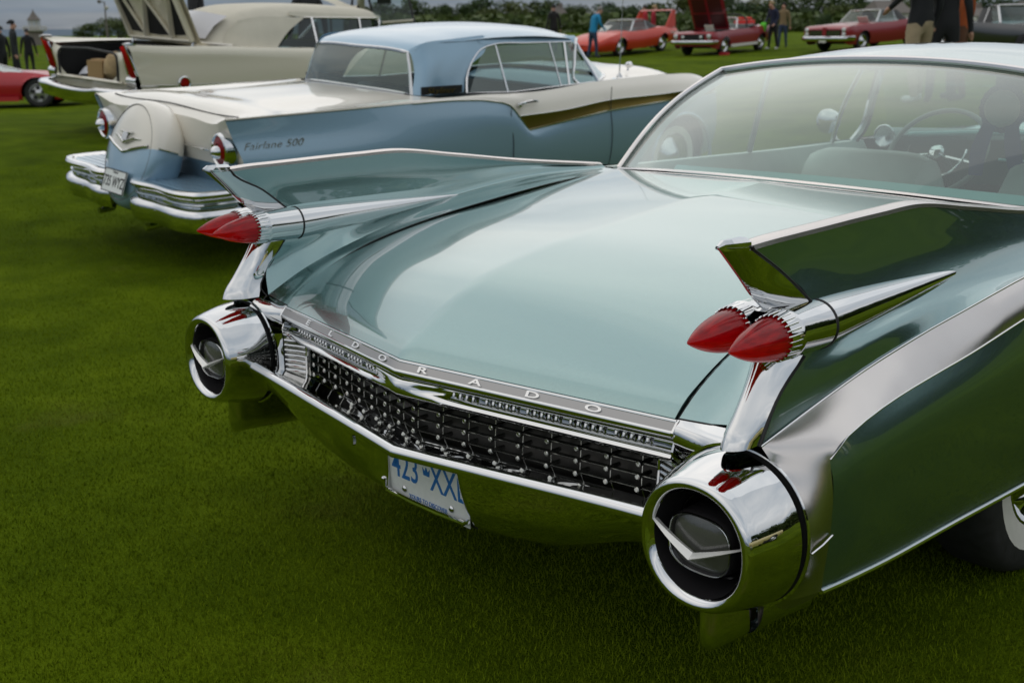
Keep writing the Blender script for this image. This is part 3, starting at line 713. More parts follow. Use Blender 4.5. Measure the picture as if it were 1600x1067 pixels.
    l1 = catmull([(.848, .234, .840), (.850, .208, .790), (.849, .172, .730), (.845, .148, .690), (.844, .142, .672)], 16)
    l2 = catmull([(.813, .294, .836), (.826, .260, .779), (.832, .228, .731), (.828, .210, .698), (.822, .200, .674)], 16)
    r1 = catmull([(.886, .234, .840), (.888, .205, .790), (.893, .168, .735), (.897, .140, .695), (.898, .132, .676)], 16)
    r2 = catmull([(.917, .284, .830), (.917, .243, .795), (.915, .207, .763), (.913, .180, .715), (.911, .166, .682)], 16)
    sk.grid([catmull([a, b, c, d, e], 21) for a, b, c, d, e in zip(l2, l1, rid, r1, r2)])
    sk.build('lamp_stalk', chrome, car, sharp=60)
    # corner chrome between lid moulding and stalk
    cc = MB(s)
    cc.patch([[(.692, .213, .667), (.755, .224, .669), (.816, .219, .677)],
              [(.694, .196, .652), (.755, .195, .655), (.825, .180, .664)],
              [(.696, .192, .632), (.755, .186, .636), (.825, .168, .648)],
              [(.70, .205, .597), (.755, .195, .602), (.80, .175, .625)],
              [(.70, .235, .570), (.75, .225, .576), (.79, .19, .60)]], 12, 4)
    cc.build('corner_fairing', chrome, car, sharp=40)
    # fluted end of the grille opening
    gc = MB(s)
    gc.patch([[(.628, .236, .585), (.630, .236, .44)], [(.675, .226, .585), (.675, .222, .44)], [(.717, .206, .580), (.717, .206, .44)]], 4, 3)
    cheek = gc.build('grille_cheek', darkmetal, car)
    for j in range(8):
        z = .566 - j*.0142; gr_ = MB(s); gr_.tube([(.640, .231, z), (.675, .221, z), (.708, .206, z)], .0050, 8, nu=6); gr_.build('cheek_flute', dullchrome, cheek)
    ge = MB(s); ge.tube([(.632, .232, .585), (.634, .228, .52), (.628, .222, .47), (.612, .205, .445)], .0048, 8, nu=20); ge.build('grille_cheek_edge', chrome, car)
    gf = MB(s); gf.patch([[(.715, .203, .585), (.715, .203, .45)], [(.724, .188, .585), (.724, .190, .45)], [(.742, .178, .585), (.738, .184, .45)], [(.76, .19, .585), (.755, .2, .45)]], 6, 3); gf.build('cheek_flange', chrome, car)
    # pod
    pd = MB(s); o = (.865, 0, .511)
    prof = smooth_tab([(.052, .0985), (.044, .1035), (.0385, .110), (.0375, .1165), (.043, .1225), (.058, .1285), (.08, .1345), (.11, .1415), (.14, .1465), (.163, .1485)], 44)
    pd.lathe(prof, o, 'y', 72, sx=.985, sz=1.0, p_=2.12)
    pod = pd.build('exhaust_pod', chrome, car, sharp=60)
    gp = MB(s); gp.lathe([(.163, .1485), (.166, .138), (.176, .138), (.178, .153)], o, 'y', 64, sx=.985, p_=2.12); gp.build('pod_gap', black, pod)
    g2 = MB(s); g2.lathe([(.174, .1505), (.1745, .1555), (.179, .156), (.183, .153)], o, 'y', 64, sx=.985, p_=2.12); g2.build('pod_ring', chrome, pod, sharp=30)
    ins = MB(s); ins.lathe([(.050, .0985), (.056, .097), (.08, .092), (.120, .084), (.165, .078), (.185, .070), (.186, .0)], o, 'y', 56, p_=2.12); ins.build('pod_liner', darkpod, pod, sharp=50)
    i2 = MB(s); i2.lathe([(.108, .0835), (.104, .081), (.108, .078)], o, 'y', 56, p_=2.12); i2.build('liner_bead', dullchrome, pod)
    lo = (.865, 0, .508)
    lm = MB(s)
    lm.lathe([(.185, .074), (.075, .0705), (.064, .0685), (.0605, .065), (.066, .0620)], lo, 'y', 48, sx=1.0, sz=.80, p_=2.9); lm.build('lamp_surround', darkpod, pod, sharp=50)
    lg = MB(s); lg.lathe([(.067, .0622), (.062, .048), (.0585, .025), (.058, .0)], lo, 'y', 48, sx=1.0, sz=.80, p_=2.9); lg.build('reversing_lamp', fluted, pod)
    lr = MB(s); lr.lathe([(.0625, .0650), (.0585, .0660), (.0570, .0672), (.0585, .0684), (.0625, .0694)], lo, 'y', 48, sx=1.0, sz=.80, p_=2.9); lr.build('lamp_ring', chrome, pod)
    cv = MB(s)
    for sg in (-1, 1):
        A = V((.865, .0400, .491)); B = V((.865+sg*.1005, .050, .534))
        n_ = 12; rows = []
        for i in range(n_):
            t = i/(n_-1); c_ = A.lerp(B, t) + V((0, -.004*math.sin(math.pi*t), 0)); h = .0070*(1-t)**.8+.0010
            rows.append([c_+V((0, .010, h*.6)), c_+V((0, .002, h)), c_+V((0, -.010*(1-t)-.002, -.15*h)), c_+V((0, .003, -h)), c_+V((0, .012, -h*.6))])
        cv.grid(rows)
    cv.build('pod_chevron', chevron_m, pod, sharp=25)
    # bumper finlet: a blade that runs forward under the pod
    bf = MB(s); rows = []
    for x, y, zb, zt in catmull4([(.800, .36, .272, .47), (.812, .24, .277, .45), (.824, .15, .281, .41), (.836, .108, .281, .395), (.852, .094, .276, .39), (.868, .104, .273, .39), (.886, .135, .280, .39), (.902, .168, .290, .39), (.908, .19, .294, .39)], 34):
        rows.append([V((x, y, zt)), V((x, y-.002, zt*.6+zb*.4)), V((x+(.852-x)*.05, y+.001, zb+.02)), V((x+(.852-x)*.16, y+.006, zb+.005)), V((x+(.852-x)*.4, y+.014, zb)), V((x+(.852-x)*.9, y+.03, zb+.01))])
    bf.grid([catmull(r, 14) for r in rows]); bf.build('bumper_finlet', chrome, car, sharp=50)
    # lower body lip behind the finlet
    lb = MB(s)
    lb.patch([[(.930, .179, .372), (.958, .30, .355)], [(.925, .18, .335), (.955, .30, .335)], [(.905, .184, .302), (.935, .31, .318)], [(.86, .195, .282), (.89, .32, .31)], [(.82, .21, .285), (.83, .33, .31)]], 10, 3)
    lb.build('lower_valance', chrome, car)

def coupe_cabin(car):
    V = Vector
    n = 41
    xs = [-.752 + 1.504*i/(n-1) for i in range(n)]
    base = [V((x, ywin(x), zwin(x))) for x in xs]
    hx = .60
    def head(q):          # q -1..1
        a = abs(q)
        return V((q*hx, 2.10 - .02*a**4, 1.305 - .045*a**2.2))
    top = [head(x/.752) for x in xs]
    gm = MB(); rows = []
    for i in range(15):
        t = i/14; row = []
        for j, (a, b) in enumerate(zip(base, top)):
            bul = math.sin(math.pi*t)*.045; p = a.lerp(b, t) + V((0, -bul*.72, bul*.72)); row.append(p)
        rows.append(row)
    gm.grid(rows)
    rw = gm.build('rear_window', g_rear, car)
    fm = MB(); fm.tube([p+V((0, -.004, .003)) for p in base], .0085, 8, flat=(.8, 1.1)); fm.tube([p+V((0, -.022, -.004)) for p in base], .003, 6)
    edge = [r[0] for r in rows]; edger = [r[-1] for r in rows]
    arc = [edge[k] for k in range(0, 14)] + [p for p in top] + [edger[k] for k in range(13, -1, -1)]
    fm.tube([p+V((0, -.006, .006)) for p in arc], .0105, 8)
    fm.build('window_moulding', brightlip, rw)
    rb = MB(); rb.tube([p+V((0, .004, -.012)) for p in arc], .012, 8); rb.build('window_rubber', black, rw)
    # roof shell
    rf = MB(); rows = []
    ny = 22
    for i in range(ny):
        t = i/(ny-1); row = []
        for j in range(33):
            q = -1 + j/16; a = abs(q)
            hd = head(q); fw_ = V((q*.62, 3.35 - .10*a*a, 1.30 - .035*a**2.4))
            side = .028*math.sin(math.pi*t)*a**3
            p = hd.lerp(fw_, t); p.z += (.055*math.sin(math.pi*min(1, t*1.05))**.7)*(1-.55*a**2) ; p.x += math.copysign(side, q) if q else 0
            if t == 0: p += V((0, -.012, .006))
            row.append(p)
        rows.append(row)
    rf.grid(rows)
    roof = rf.build('roof', mint, car, sharp=60)
    hl = MB(); hl.grid([[p+V((0, 0, -.03)) for p in r] for r in rows]); hl.build('headliner', headliner, roof)
    for s in (1, -1):
        pm = MB(s)
        sl = lambda p: V((p.x*s if False else p.x, p.y, p.z))
        eL = [V((-p.x, p.y, p.z)) if p.x < 0 else p for p in (r[0] for r in gmrows(base, top))]
        pm.grid([[p, p+V((.02, .05, .0)), p+V((.03, .11, -.005))] for p in eL])
        pl = pm.build('roof_pillar', mint, car)
        ip = MB(s); ip.tube([p+V((-.012, .03, -.01)) for p in eL], .014, 6); ip.build('pillar_trim', teal_v, pl)
        # rails and A pillar
        ra = MB(s); ra.tube([(.625, 2.16, 1.262), (.655, 2.5, 1.275), (.66, 3.0, 1.268), (.63, 3.3, 1.255)], .016, 8, nu=16)
        ra.tube([(.63, 3.3, 1.258), (.73, 3.42, 1.12), (.80, 3.46, .95), (.83, 3.44, .90)], .022, 8, nu=14); ra.tube([(.66, 3.19, 1.25), (.76, 3.22, 1.08), (.81, 3.22, .91)], .010, 8, nu=10)
        ra.build('door_frame', dullchrome, car)
        dv = MB(s); dv.tube([(.665, 2.48, 1.268), (.80, 2.56, .92)], .014, 8); dv.build('window_divider', dullchrome, car)
        dt = MB(s)
        bel = [(.80, 1.70, .925), (.80, 2.2, .918), (.805, 2.8, .908), (.81, 3.5, .905)]
        dt.patch([[(x+.07, y, z-.004) for x, y, z in bel], [(x+.03, y, z+.008) for x, y, z in bel], bel, [(x-.02, y, z-.03) for x, y, z in bel], [(x-.03, y, z-.5) for x, y, z in bel]], 16, 2)
        dt.build('door_trim', vinyl, car)
    # interior
    it = MB(); it.grid([[(-.78, .30, .40), (.78, .30, .40)], [(-.9, .8, .36), (.9, .8, .36)], [(-.9, 5.3, .34), (.9, 5.3, .34)]])
    it.build('cabin_floor', blackpaint, car)
    sh = MB(); sh.patch([[(-.74, 1.68, .905), (-.4, 1.55, .935), (0, 1.52, .945), (.4, 1.55, .935), (.74, 1.68, .905)], [(-.74, 1.98, .885), (-.4, 1.98, .89), (0, 1.98, .892), (.4, 1.98, .89), (.74, 1.98, .885)]], 24, 4); sh.build('parcel_shelf', darkteal, car)
    rs = MB()
    rs.patch([[(-.74, 1.97, .888), (0, 1.97, .895), (.74, 1.97, .888)], [(-.74, 1.985, .908), (0, 1.985, .915), (.74, 1.985, .908)], [(-.74, 2.03, .908), (0, 2.03, .915), (.74, 2.03, .908)], [(-.74, 2.06, .88), (0, 2.06, .885), (.74, 2.06, .88)], [(-.72, 2.16, .5), (0, 2.16, .5), (.72, 2.16, .5)]], 20, 3)
    rs.build('rear_seat', teal_v, car)
    for x0, x1 in ((-.74, -.12), (.12, .74)):
        fs = MB(); cxx = (x0+x1)/2; hw = (x1-x0)/2; rows = []
        for i in range(13):
            u = -1+2*i/12; x = cxx+hw*u; k = (1-abs(u)**6)**.5 if abs(u) < 1 else 0; th = .03+.06*k
            zt = .80 + .125*k
            rows.append([(x, 2.80-th*.5, .40), (x, 2.84-th, .60), (x, 2.88-th, zt-.06), (x, 2.90-th*.7, zt-.012), (x, 2.92, zt), (x, 2.94+th*.5, zt-.03), (x, 2.94+th, zt-.2), (x, 3.0+th, .45)])
        fs.grid([catmull(r, 22) for r in rows]); fs.build('front_seat', vinyl, car)
    da = MB()
    da.patch([[(-.80, 3.66, .70), (0, 3.72, .72), (.80, 3.66, .70)], [(-.80, 3.60, .86), (0, 3.68, .87), (.80, 3.60, .86)], [(-.80, 3.58, .925), (0, 3.66, .94), (.80, 3.58, .925)], [(-.80, 3.62, .945), (0, 3.72, .962), (.80, 3.62, .945)], [(-.80, 3.8, .94), (0, 3.95, .95), (.80, 3.8, .94)]], 24, 3)
    dash = da.build('dashboard', darkteal, car)
    dm = MB(); dm.tube([(-.62, 3.575, .935), (-.3, 3.62, .955), (0, 3.655, .962), (.5, 3.615, .95)], .012, 8, nu=20); dm.tube([(-.2, 3.60, .845), (.6, 3.60, .84)], .006, 6); dm.build('dash_rail', teal_v, dash)
    dg = MB(); dg.lathe([(-.03, .055), (-.036, .05), (-.03, .045), (-.02, .0)], (-.72, 3.56, .925), 'y', 20); dg.build('dash_dial', dullchrome, dash)
    sw = MB(); ce_ = V((-.42, 3.47, .862)); ax = V((0, -.80, .60)).normalized(); ux = V((1, 0, 0)); uy = ax.cross(ux).normalized()*-1
    ring = [ce_ + (ux*math.cos(a)+uy*math.sin(a))*.222 + ax*.02 for a in [2*math.pi*k/48 for k in range(49)]]
    sw.tube(ring, .0115, 8, cap=False)
    sww = sw.build('steering_wheel', wheel_m, car)
    hr = MB(); hr.tube([ce_+(ux*math.cos(a)+uy*math.sin(a))*.135+ax*.02 for a in [R_(-10+200*k/24) for k in range(25)]], .005, 6)
    for a in (168, 12): hr.tube([ce_, ce_+(ux*math.cos(R_(a))+uy*math.sin(R_(a)))*.215+ax*.015], .010, 8)
    hr.build('horn_ring', chrome, sww)
    rm = Matrix(((ux.x, uy.x, ax.x, ce_.x), (ux.y, uy.y, ax.y, ce_.y), (ux.z, uy.z, ax.z, ce_.z), (0, 0, 0, 1)))
    hb = MB(xf=rm); hb.lathe([(0, .036), (.025, .036), (.036, .026), (.040, .0)], (0, 0, 0), 'z', 20); hb.build('horn_boss', chrome, sww)
    cl = MB(); cl.tube([ce_, ce_-ax*.35], .03, 10); cl.build('steering_column', darkteal, sww)
    rvm = MB(); rvm.box((0.0, 3.28, 1.19), (.20, .02, .055)); rvm.tube([(0, 3.29, 1.2), (0, 3.30, 1.29)], .008, 6); rvm.build('rear_view_mirror', darkteal, car)
    dmr = MB(); dmr.lathe([(-.02, .0), (-.018, .05), (-.012, .058), (.0, .058), (.03, .05), (.05, .0)], (-.955, 3.42, .99), 'y', 24); dmr.tube([(-.955, 3.44, .97), (-.93, 3.46, .90), (-.90, 3.46, .885)], .012, 6); dmr.build('door_mirror', dullchrome, car)
    ws = MB(); ws.grid([[V((x*.98, 3.35-.1*x*x, 1.30-.05*x*x)), V((x*1.12, 3.62-.18*x*x, 1.12-.02*x*x)), V((x*1.22, 3.85-.32*x*x, .95))] for x in [-.66+1.32*k/12 for k in range(13)]]); ws.build('windscreen', g_side, car)
    # front end, kept simple: bonnet, front panel
    bo = MB()
    bo.patch([[(-.872, 3.45, .905), (-.5, 3.86, .93), (0, 3.95, .95), (.5, 3.86, .93), (.872, 3.45, .905)], [(-.875, 4.2, .905), (-.5, 4.2, .955), (0, 4.2, .975), (.5, 4.2, .955), (.875, 4.2, .905)], [(-.87, 4.7, .90), (-.5, 4.75, .935), (0, 4.8, .95), (.5, 4.75, .935), (.87, 4.7, .90)], [(-.80, 5.35, .86), (-.5, 5.5, .86), (0, 5.55, .86), (.5, 5.5, .86), (.80, 5.35, .86)]], 24, 6)
    bo.build('bonnet', mint, car)
    fp = MB(); fp.patch([[(-.80, 5.35, .86), (-.5, 5.5, .86), (0, 5.55, .86), (.5, 5.5, .86), (.80, 5.35, .86)], [(-.93, 5.44, .55), (-.5, 5.6, .55), (0, 5.65, .55), (.5, 5.6, .55), (.93, 5.44, .55)], [(-.91, 5.42, .34), (-.5, 5.5, .3), (0, 5.55, .3), (.5, 5.5, .3), (.91, 5.42, .34)]], 24, 4); fp.build('front_bumper', chrome, car)
    # wheels
    for s in (1, -1):
        for y in (1.46, 4.76):
            wheel('road_wheel', car, (s*.845, y, .355), .355, .19, s, white=True)

def gmrows(base, top):
    rows = []
    for i in range(15):
        t = i/14; row = []
        for a, b in zip(base, top):
            bul = math.sin(math.pi*t)*.045; row.append(a.lerp(b, t) + Vector((0, -bul*.72, bul*.72)))
        rows.append(row)
    return rows

def wheel(name, parent, c, r, wd, s, white=False, rim_m=None, spokes=0, tyre=.62):
    """outer face towards +x*s; tyre with bulged wall, rim, cap"""
    o = bpy.data.objects.new(name, None); C.objects.link(o); o.parent = parent; o.location = c; o.empty_display_size = .1
    h = wd/2; ri = r*tyre
    t = MB(s); t.lathe([(-h*.9, ri), (-h, r*.82), (-h*.85, r*.96), (-h*.55, r), (h*.55, r), (h*.85, r*.965), (h*.97, r*.90), (h, r*.80)], (0, 0, 0), 'x', 40)
    t.cur = 1 if white else 0
    t.lathe([(h, r*.80), (h*.985, r*.70), (h*.90, ri)], (0, 0, 0), 'x', 40)
    ty = t.build('tyre', [tyre_m, white_m], o, sharp=50)
    q = MB(s); q.lathe([(h*.9, ri), (h*.92, ri*.97), (h*.6, ri*.9), (h*.5, ri*.80), (h*.7, ri*.6), (h*.95, ri*.42), (h*1.1, ri*.3), (h*1.25, ri*.16), (h*1.28, 0)], (0, 0, 0), 'x', 32)
    rim = q.build('rim', rim_m or chrome, o, sharp=40)
    if spokes:
        sp = MB(s)
        for k in range(spokes):
            a = 2*math.pi*k/spokes
            sp.lathe([(0, ri*.17), (h*.14, ri*.15)], (h*.62, ri*.56*math.cos(a), ri*.56*math.sin(a)), 'x', 10, cap=True)
        sp.build('wheel_vent', black, rim)
    return o
grille_back = mat('grille_back', (.024, .023, .020), .35, .6, noise_amt=.3, noise_scale=30)
chevron_m = mat('satin_chevron', (.80, .79, .76), .34, .55)
wheel_m = mat('grey_green_wheel', (.16, .20, .18), .3)
darkpod = mat('pod_liner_dark', (.03, .028, .03), .3, .3, coat=.25)
brightlip = mat('bright_moulding', (.82, .78, .76), .16, 1.0)
fluted = mat('fluted_lamp_glass', (.10, .10, .093), .15, .2, coat=1.0, bump=.5, bump_scale=1, aniso=(700, 30, 30))

# ------------------------------------------------------------ cars behind
def pose_matrix(px, py, yaw, dz, ro, pi_):
    return Matrix.Translation((px, py, dz)) @ Matrix.Rotation(yaw, 4, 'Z') @ Matrix.Rotation(pi_, 4, 'X') @ Matrix.Rotation(ro, 4, 'Y')
def place(o, M_): o.matrix_world = M_; return o
def cut_arch(mb, yc, zc, r, xmin=.5):
    """cuts a round wheel arch out of a side surface"""
    ins = lambda i: (mb.v[i][1]-yc)**2 + (mb.v[i][2]-zc)**2 < r*r and abs(mb.v[i][0]) > xmin
    keep = [k for k, f in enumerate(mb.f) if not all(ins(i) for i in f)]
    f2 = [mb.f[k] for k in keep]; m2 = [mb.mi[k] for k in keep]
    moved = set()
    for f in f2:
        for i in f:
            if i not in moved and ins(i):
                x, y, z = mb.v[i]; dy, dz = y-yc, z-zc; d = math.hypot(dy, dz) or 1e-6
                mb.v[i] = (x, yc+dy/d*r, zc+dz/d*r); moved.add(i)
    mb.f, mb.mi = f2, m2
def ext(curve, n): return catmull(curve, n)
def arch_lip(mb, xf, yc, zc, r, t=.012, a0=-8, a1=188):
    mb.tube([(xf(zc+r*math.sin(R_(a))), yc+r*math.cos(R_(a)), zc+r*math.sin(R_(a))) for a in range(a0, a1, 7)], t, 6)
def seats(parent, m, rows, w_, z0, z1, nm='seat'):
    for y in rows:
        b = MB(); n = 14
        b.grid([catmull([(x, y-.02, z0-.1), (x, y+.0, z1-.12), (x, y+.05, z1-.02*(abs(x)/w_)**4), (x, y+.12, z1-.04), (x, y+.2, z0), (x, y+.6, z0-.02), (x, y+.66, z0-.1)], 16) for x in [-w_+2*w_*k/n for k in range(n+1)]])
        b.build(nm, m, parent)

def build_hardtop():
    car = thing('two_tone_hardtop', 'light blue and ivory hardtop with a spare wheel cover on its rear bumper', 'car')
    V = Vector
    BT = [(.900, -.065, .963), (.902, .373, .966), (.902, .912, .969), (.905, 1.394, .975), (.912, 1.80, .971), (.920, 2.06, .950), (.930, 2.266, .895)]
    B_up = [(.937, 2.337, .824), (.940, 2.81, .838), (.935, 3.32, .879), (.93, 3.95, .886), (.92, 4.51, .900), (.88, 4.78, .89)]
    B_lo = [(.937, 2.337, .824), (.943, 2.434, .716), (.950, 2.805, .752), (.95, 3.31, .800), (.945, 3.95, .825), (.93, 4.42, .849), (.885, 4.79, .855)]
    top = [(.880, -.055, .972), (.880, .373, .976), (.878, .912, .980), (.870, 1.40, .993), (.868, 1.82, .993), (.866, 2.06, .994), (.862, 2.31, .984), (.860, 2.65, .985), (.845, 3.2, 1.018), (.83, 3.63, 1.028), (.81, 4.24, 1.030), (.79, 4.6, 1.008), (.77, 4.80, .955)]
    s1 = [(.905, -.03, .86), (.915, .373, .85), (.925, .912, .85), (.938, 1.394, .85), (.948, 1.8, .85), (.955, 2.06, .84), (.958, 2.27, .80), (.960, 2.43, .70), (.962, 2.81, .70), (.962, 3.31, .71), (.958, 3.95, .74), (.94, 4.42, .77), (.89, 4.8, .78)]
    s2 = [(.945, .02, .70), (.955, .373, .70), (.962, .912, .70), (.965, 1.394, .70), (.968, 1.8, .69), (.97, 2.06, .68), (.97, 2.27, .66), (.97, 2.43, .62), (.97, 2.81, .61), (.968, 3.31, .61), (.965, 3.95, .62), (.945, 4.42, .64), (.89, 4.82, .66)]
    s3 = [(.940, .05, .50), (.95, .373, .50), (.955, .912, .48), (.958, 1.394, .47), (.96, 1.8, .45), (.96, 2.06, .44), (.96, 2.27, .44), (.96, 2.43, .44), (.96, 2.81, .44), (.958, 3.31, .44), (.955, 3.95, .44), (.935, 4.42, .46), (.88, 4.83, .5)]
    s4 = [(.90, .10, .34), (.905, .373, .30), (.91, .912, .28), (.912, 1.394, .27), (.915, 1.8, .26), (.915, 2.06, .26), (.915, 2.27, .26), (.915, 2.43, .26), (.915, 2.81, .26), (.913, 3.31, .26), (.91, 3.95, .26), (.89, 4.42, .28), (.84, 4.82, .34)]
    n = 150
    for s in (1, -1):
        b = MB(s)
        T = catmull(top, n); A_ = catmull(BT+[(.937, 2.337, .824)], 80); U = A_ + polyline(catmull(B_up, 60)[0:], n-80+1)[1:]; Lw = A_ + polyline(B_lo, n-80+1)[1:]
        b.cur = 0; b.grid([catmull([t, t.lerp(u, .5)+V((.012, 0, .006)), u], 7) for t, u in zip(T, U)])
        b.cur = 2; b.grid([[u, u.lerp(l, .5)+V((-.004, 0, 0)), l] for u, l in zip(U, Lw) if (u-l).length > .004])
        b.cur = 1; b.patch([Lw, s1, s2, s3, s4], n, 4)
        b.grid([[V(p), V(p)+V((-.08, 0, -.02))] for p in catmull(s4, n)])
        cut_arch(b, 4.27, .31, .385); cut_arch(b, 1.32, .30, .34)
        side = b.build('body_side', [cream, skyblue, gold], car, sharp=40)
        e = MB(s); e.tube([p+V((.002, 0, 0)) for p in U[50:]], .005, 6); e.tube([p+V((.003, 0, 0)) for p in Lw[46:]], .007, 6); e.tube([p+V((.0, 0, .001)) for p in Lw[:60]], .004, 6)
        e.build('side_moulding', dullchrome, side)
        e = MB(s); arch_lip(e, lambda z: .957, 4.27, .31, .40, .016); e.build('arch_lip', skyblue, side)
        e = MB(s)
        for y0, zz in ((2.245, (.905, .27)), (3.335, (.985, .27))):
            for z in (0,): e.tube([(.952 if z_ > .5 else .94, y0, z_) for z_ in [zz[0], .8]] + [(.974, y0+.005, .66), (.964, y0+.01, .46), (.918, y0+.01, .28)], .003, 5, nu=16)
        e.build('door_gap', black, side)
        h = MB(s); h.tube([(.935, 2.33, .905), (.955, 2.36, .918), (.955, 2.50, .925), (.935, 2.53, .92)], .011, 6, nu=12); h.lathe([(0, .018), (.022, .016), (.028, 0)], (.928, 2.34, .905), 'x', 10); h.build('door_handle', chrome, side)
        # inner fender dark
        d = MB(s); d.lathe([(-.5, .40), (-.06, .40)], (.92, 4.27, .31), 'x', 20, a0=R_(-20), a1=R_(200)); d.grid([[(.45, 3.85, .25), (.45, 3.85, .75)], [(.45, 4.7, .25), (.45, 4.7, .75)]]); d.build('wheel_well', blackpaint, car)
        # tail lamp
        t = MB(s); t.lathe([(.02, .118), (-.045, .112), (-.062, .104), (-.066, .094), (-.055, .086)], (.80, -.005, .775), 'y', 32, sx=.86); tl = t.build('tail_lamp', chrome, car, sharp=40)
        t = MB(s); t.lathe([(-.055, .088), (-.064, .07), (-.070, .045)], (.80, -.005, .775), 'y', 28, sx=.86); t.build('lens', lens_red, tl)
        t = MB(s); t.lathe([(-.066, .044), (-.082, .040), (-.10, .034), (-.112, .018), (-.116, 0)], (.80, -.005, .768), 'y', 24, sx=.86); t.build('lens_cone', chrome, tl)
    # deck, hood, roof: centre pieces
    d = MB()
    def across(row, n_=25):  # row right half (x>=0), mirrored
        L_ = [(-x, y, z) for x, y, z in row[::-1] if x > 0] + row
        return catmull(L_, n_)
    rows = [across(r) for r in ([(0, -.012, .935), (.4, -.012, .930), (.72, -.03, .925), (.880, -.055, .972)], [(0, .06, .985), (.4, .06, .982), (.75, .06, .965), (.880, .10, .974)], [(0, .5, 1.0), (.4, .5, .998), (.78, .5, .968), (.880, .5, .977)], [(0, 1.0, 1.012), (.4, 1.0, 1.008), (.76, 1.05, .975), (.877, 1.05, .983)], [(0, 1.45, 1.018), (.4, 1.47, 1.012), (.72, 1.55, .998), (.869, 1.62, .994)])]
    d.grid([catmull([r[i] for r in rows], 40) for i in range(len(rows[0]))])
    deck = d.build('boot_lid', cream, car, sharp=50)
    e = MB(); e.tube(catmull([(-.84, .06, .972), (-.7, .05, .968), (0, .045, .984), (.7, .05, .968), (.84, .06, .972)], 30), .004, 5); e.build('lid_gap', black, deck)
    # rear wall: ivory above, blue below
    w_ = MB(); w_.cur = 0
    w_.grid([across(r) for r in ([(0, -.012, .935), (.4, -.012, .930), (.72, -.03, .925), (.880, -.055, .972)], [(0, -.015, .80), (.4, -.012, .80), (.72, .0, .80), (.905, .0, .86)], [(0, .01, .665), (.4, .01, .665), (.72, .03, .665), (.945, .02, .70)])])
    w_.cur = 1
    w_.grid([across(r) for r in ([(0, .01, .665), (.4, .01, .665), (.72, .03, .665), (.945, .02, .70)], [(0, .05, .60), (.4, .05, .60), (.72, .07, .58), (.94, .05, .55)], [(0, .08, .45), (.4, .08, .45), (.72, .1, .45), (.93, .08, .45)])])
    w_.build('rear_wall', [cream, skyblue], car, sharp=50)
    e = MB(); e.tube([(-.62, -.028, .752), (.62, -.028, .752)][::1], .006, 6); e.build('rear_trim', chrome, car)
    # blue ribbed apron between body and bumper
    a = MB()
    for s in (1, -1):
        a.s = s
        for k in range(6):
            y0 = -.30+.055*k; a.box((.56, y0+.027, .538), (.66, .046, .016))
    a.s = 1; a.box((0, -.10, .520), (1.8, .42, .016)); a.build('splash_apron', skyblue, car, sharp=20)
    # spare wheel cover, leaning
    axis = V((0, -.943, .333)).normalized(); cN = V((0, -.195, .662)); ux = V((1, 0, 0)); uz = axis.cross(ux)*-1
    if uz.z < 0: uz = -uz
    c = MB(); prof = [(-.15, .30), (-.13, .345), (-.08, .362), (0.0, .362), (.05, .352), (.078, .33), (.084, .318), (.080, .312), (.088, .300), (.105, .20), (.112, .10), (.114, 0)]
    rings = []
    for t, r in prof:
        rings.append([cN + axis*t + (ux*math.cos(2*math.pi*k/72)*.93 + uz*math.sin(2*math.pi*k/72))*r for k in range(72)])
    c.grid(rings, cv=True)
    for k, f in enumerate(c.f):
        cc = sum((V(c.v[i]) for i in f), V())/4; u_ = (cc-cN).dot(uz); x_ = abs(cc.x)
        c.mi[k] = 0 if u_ > -.005 + .25*min(x_, .29) else 1
    cov = c.build('spare_wheel_cover', [cream, skyblue], car, sharp=60)
    sm_ = MB(); sm_.tube([cN + axis*.0815 + (ux*math.cos(2*math.pi*k/60)*.93 + uz*math.sin(2*math.pi*k/60))*.316 for k in range(61)], .004, 5, cap=False); sm_.build('cover_seam', grey_seam, cov)
    def onc(x, u, t=.118): return cN + axis*t + ux*x + uz*u
    e = MB()
    for s in (1, -1): e.tube([onc(0, -.006, .120), onc(s*.14, .030, .114), onc(s*.27, .066, .096)], .010, 6)
    for s in (1, -1): e.tube([onc(s*.325, .068, .052), onc(s*.336, .068, -.08)], .008, 6)
    e.build('cover_trim', chrome, cov)
    e = MB()
    for s in (1, -1): e.tube([onc(0, .055, .126), onc(s*.10, .090, .120), onc(s*.18, .097, .108)], [.012, .008, .003], 6)
    e.tube([onc(-.07, .125, .118), onc(.07, .125, .118)], .012, 6, flat=(.5, 1.3)); e.tube([onc(0, .12, .122), onc(0, .07, .127)], .02, 6)
    e.build('cover_badge', dullchrome, cov)
    p = MB(); p.box((0, 0, 0), (.305, .152, .006)); pl = p.build('licence_plate', label_w, car, smooth=False); M_ = frame(tuple(cN+axis*.128+uz*-.205), (1, 0, 0), tuple(uz)); pl.matrix_local = M_
    mesh_obj('plate_lettering', text_mesh('735 WYZ', .098, .001, .70, .001), black, pl, Matrix.Translation((0, -.008, .0035)))
    mesh_obj('plate_lettering', text_mesh('Ontario', .022, .001, 1, 0), black, pl, Matrix.Translation((0, .058, .0035)))
    q = MB()
    for sx in (-1, 1): q.box((sx*.149, 0, .004), (.006, .152, .003)); q.box((0, sx*.073, .004), (.305, .006, .003))
    q.build('plate_border', black, pl, smooth=False)
    # bumper: two guarded ends and a low centre
    b = MB()
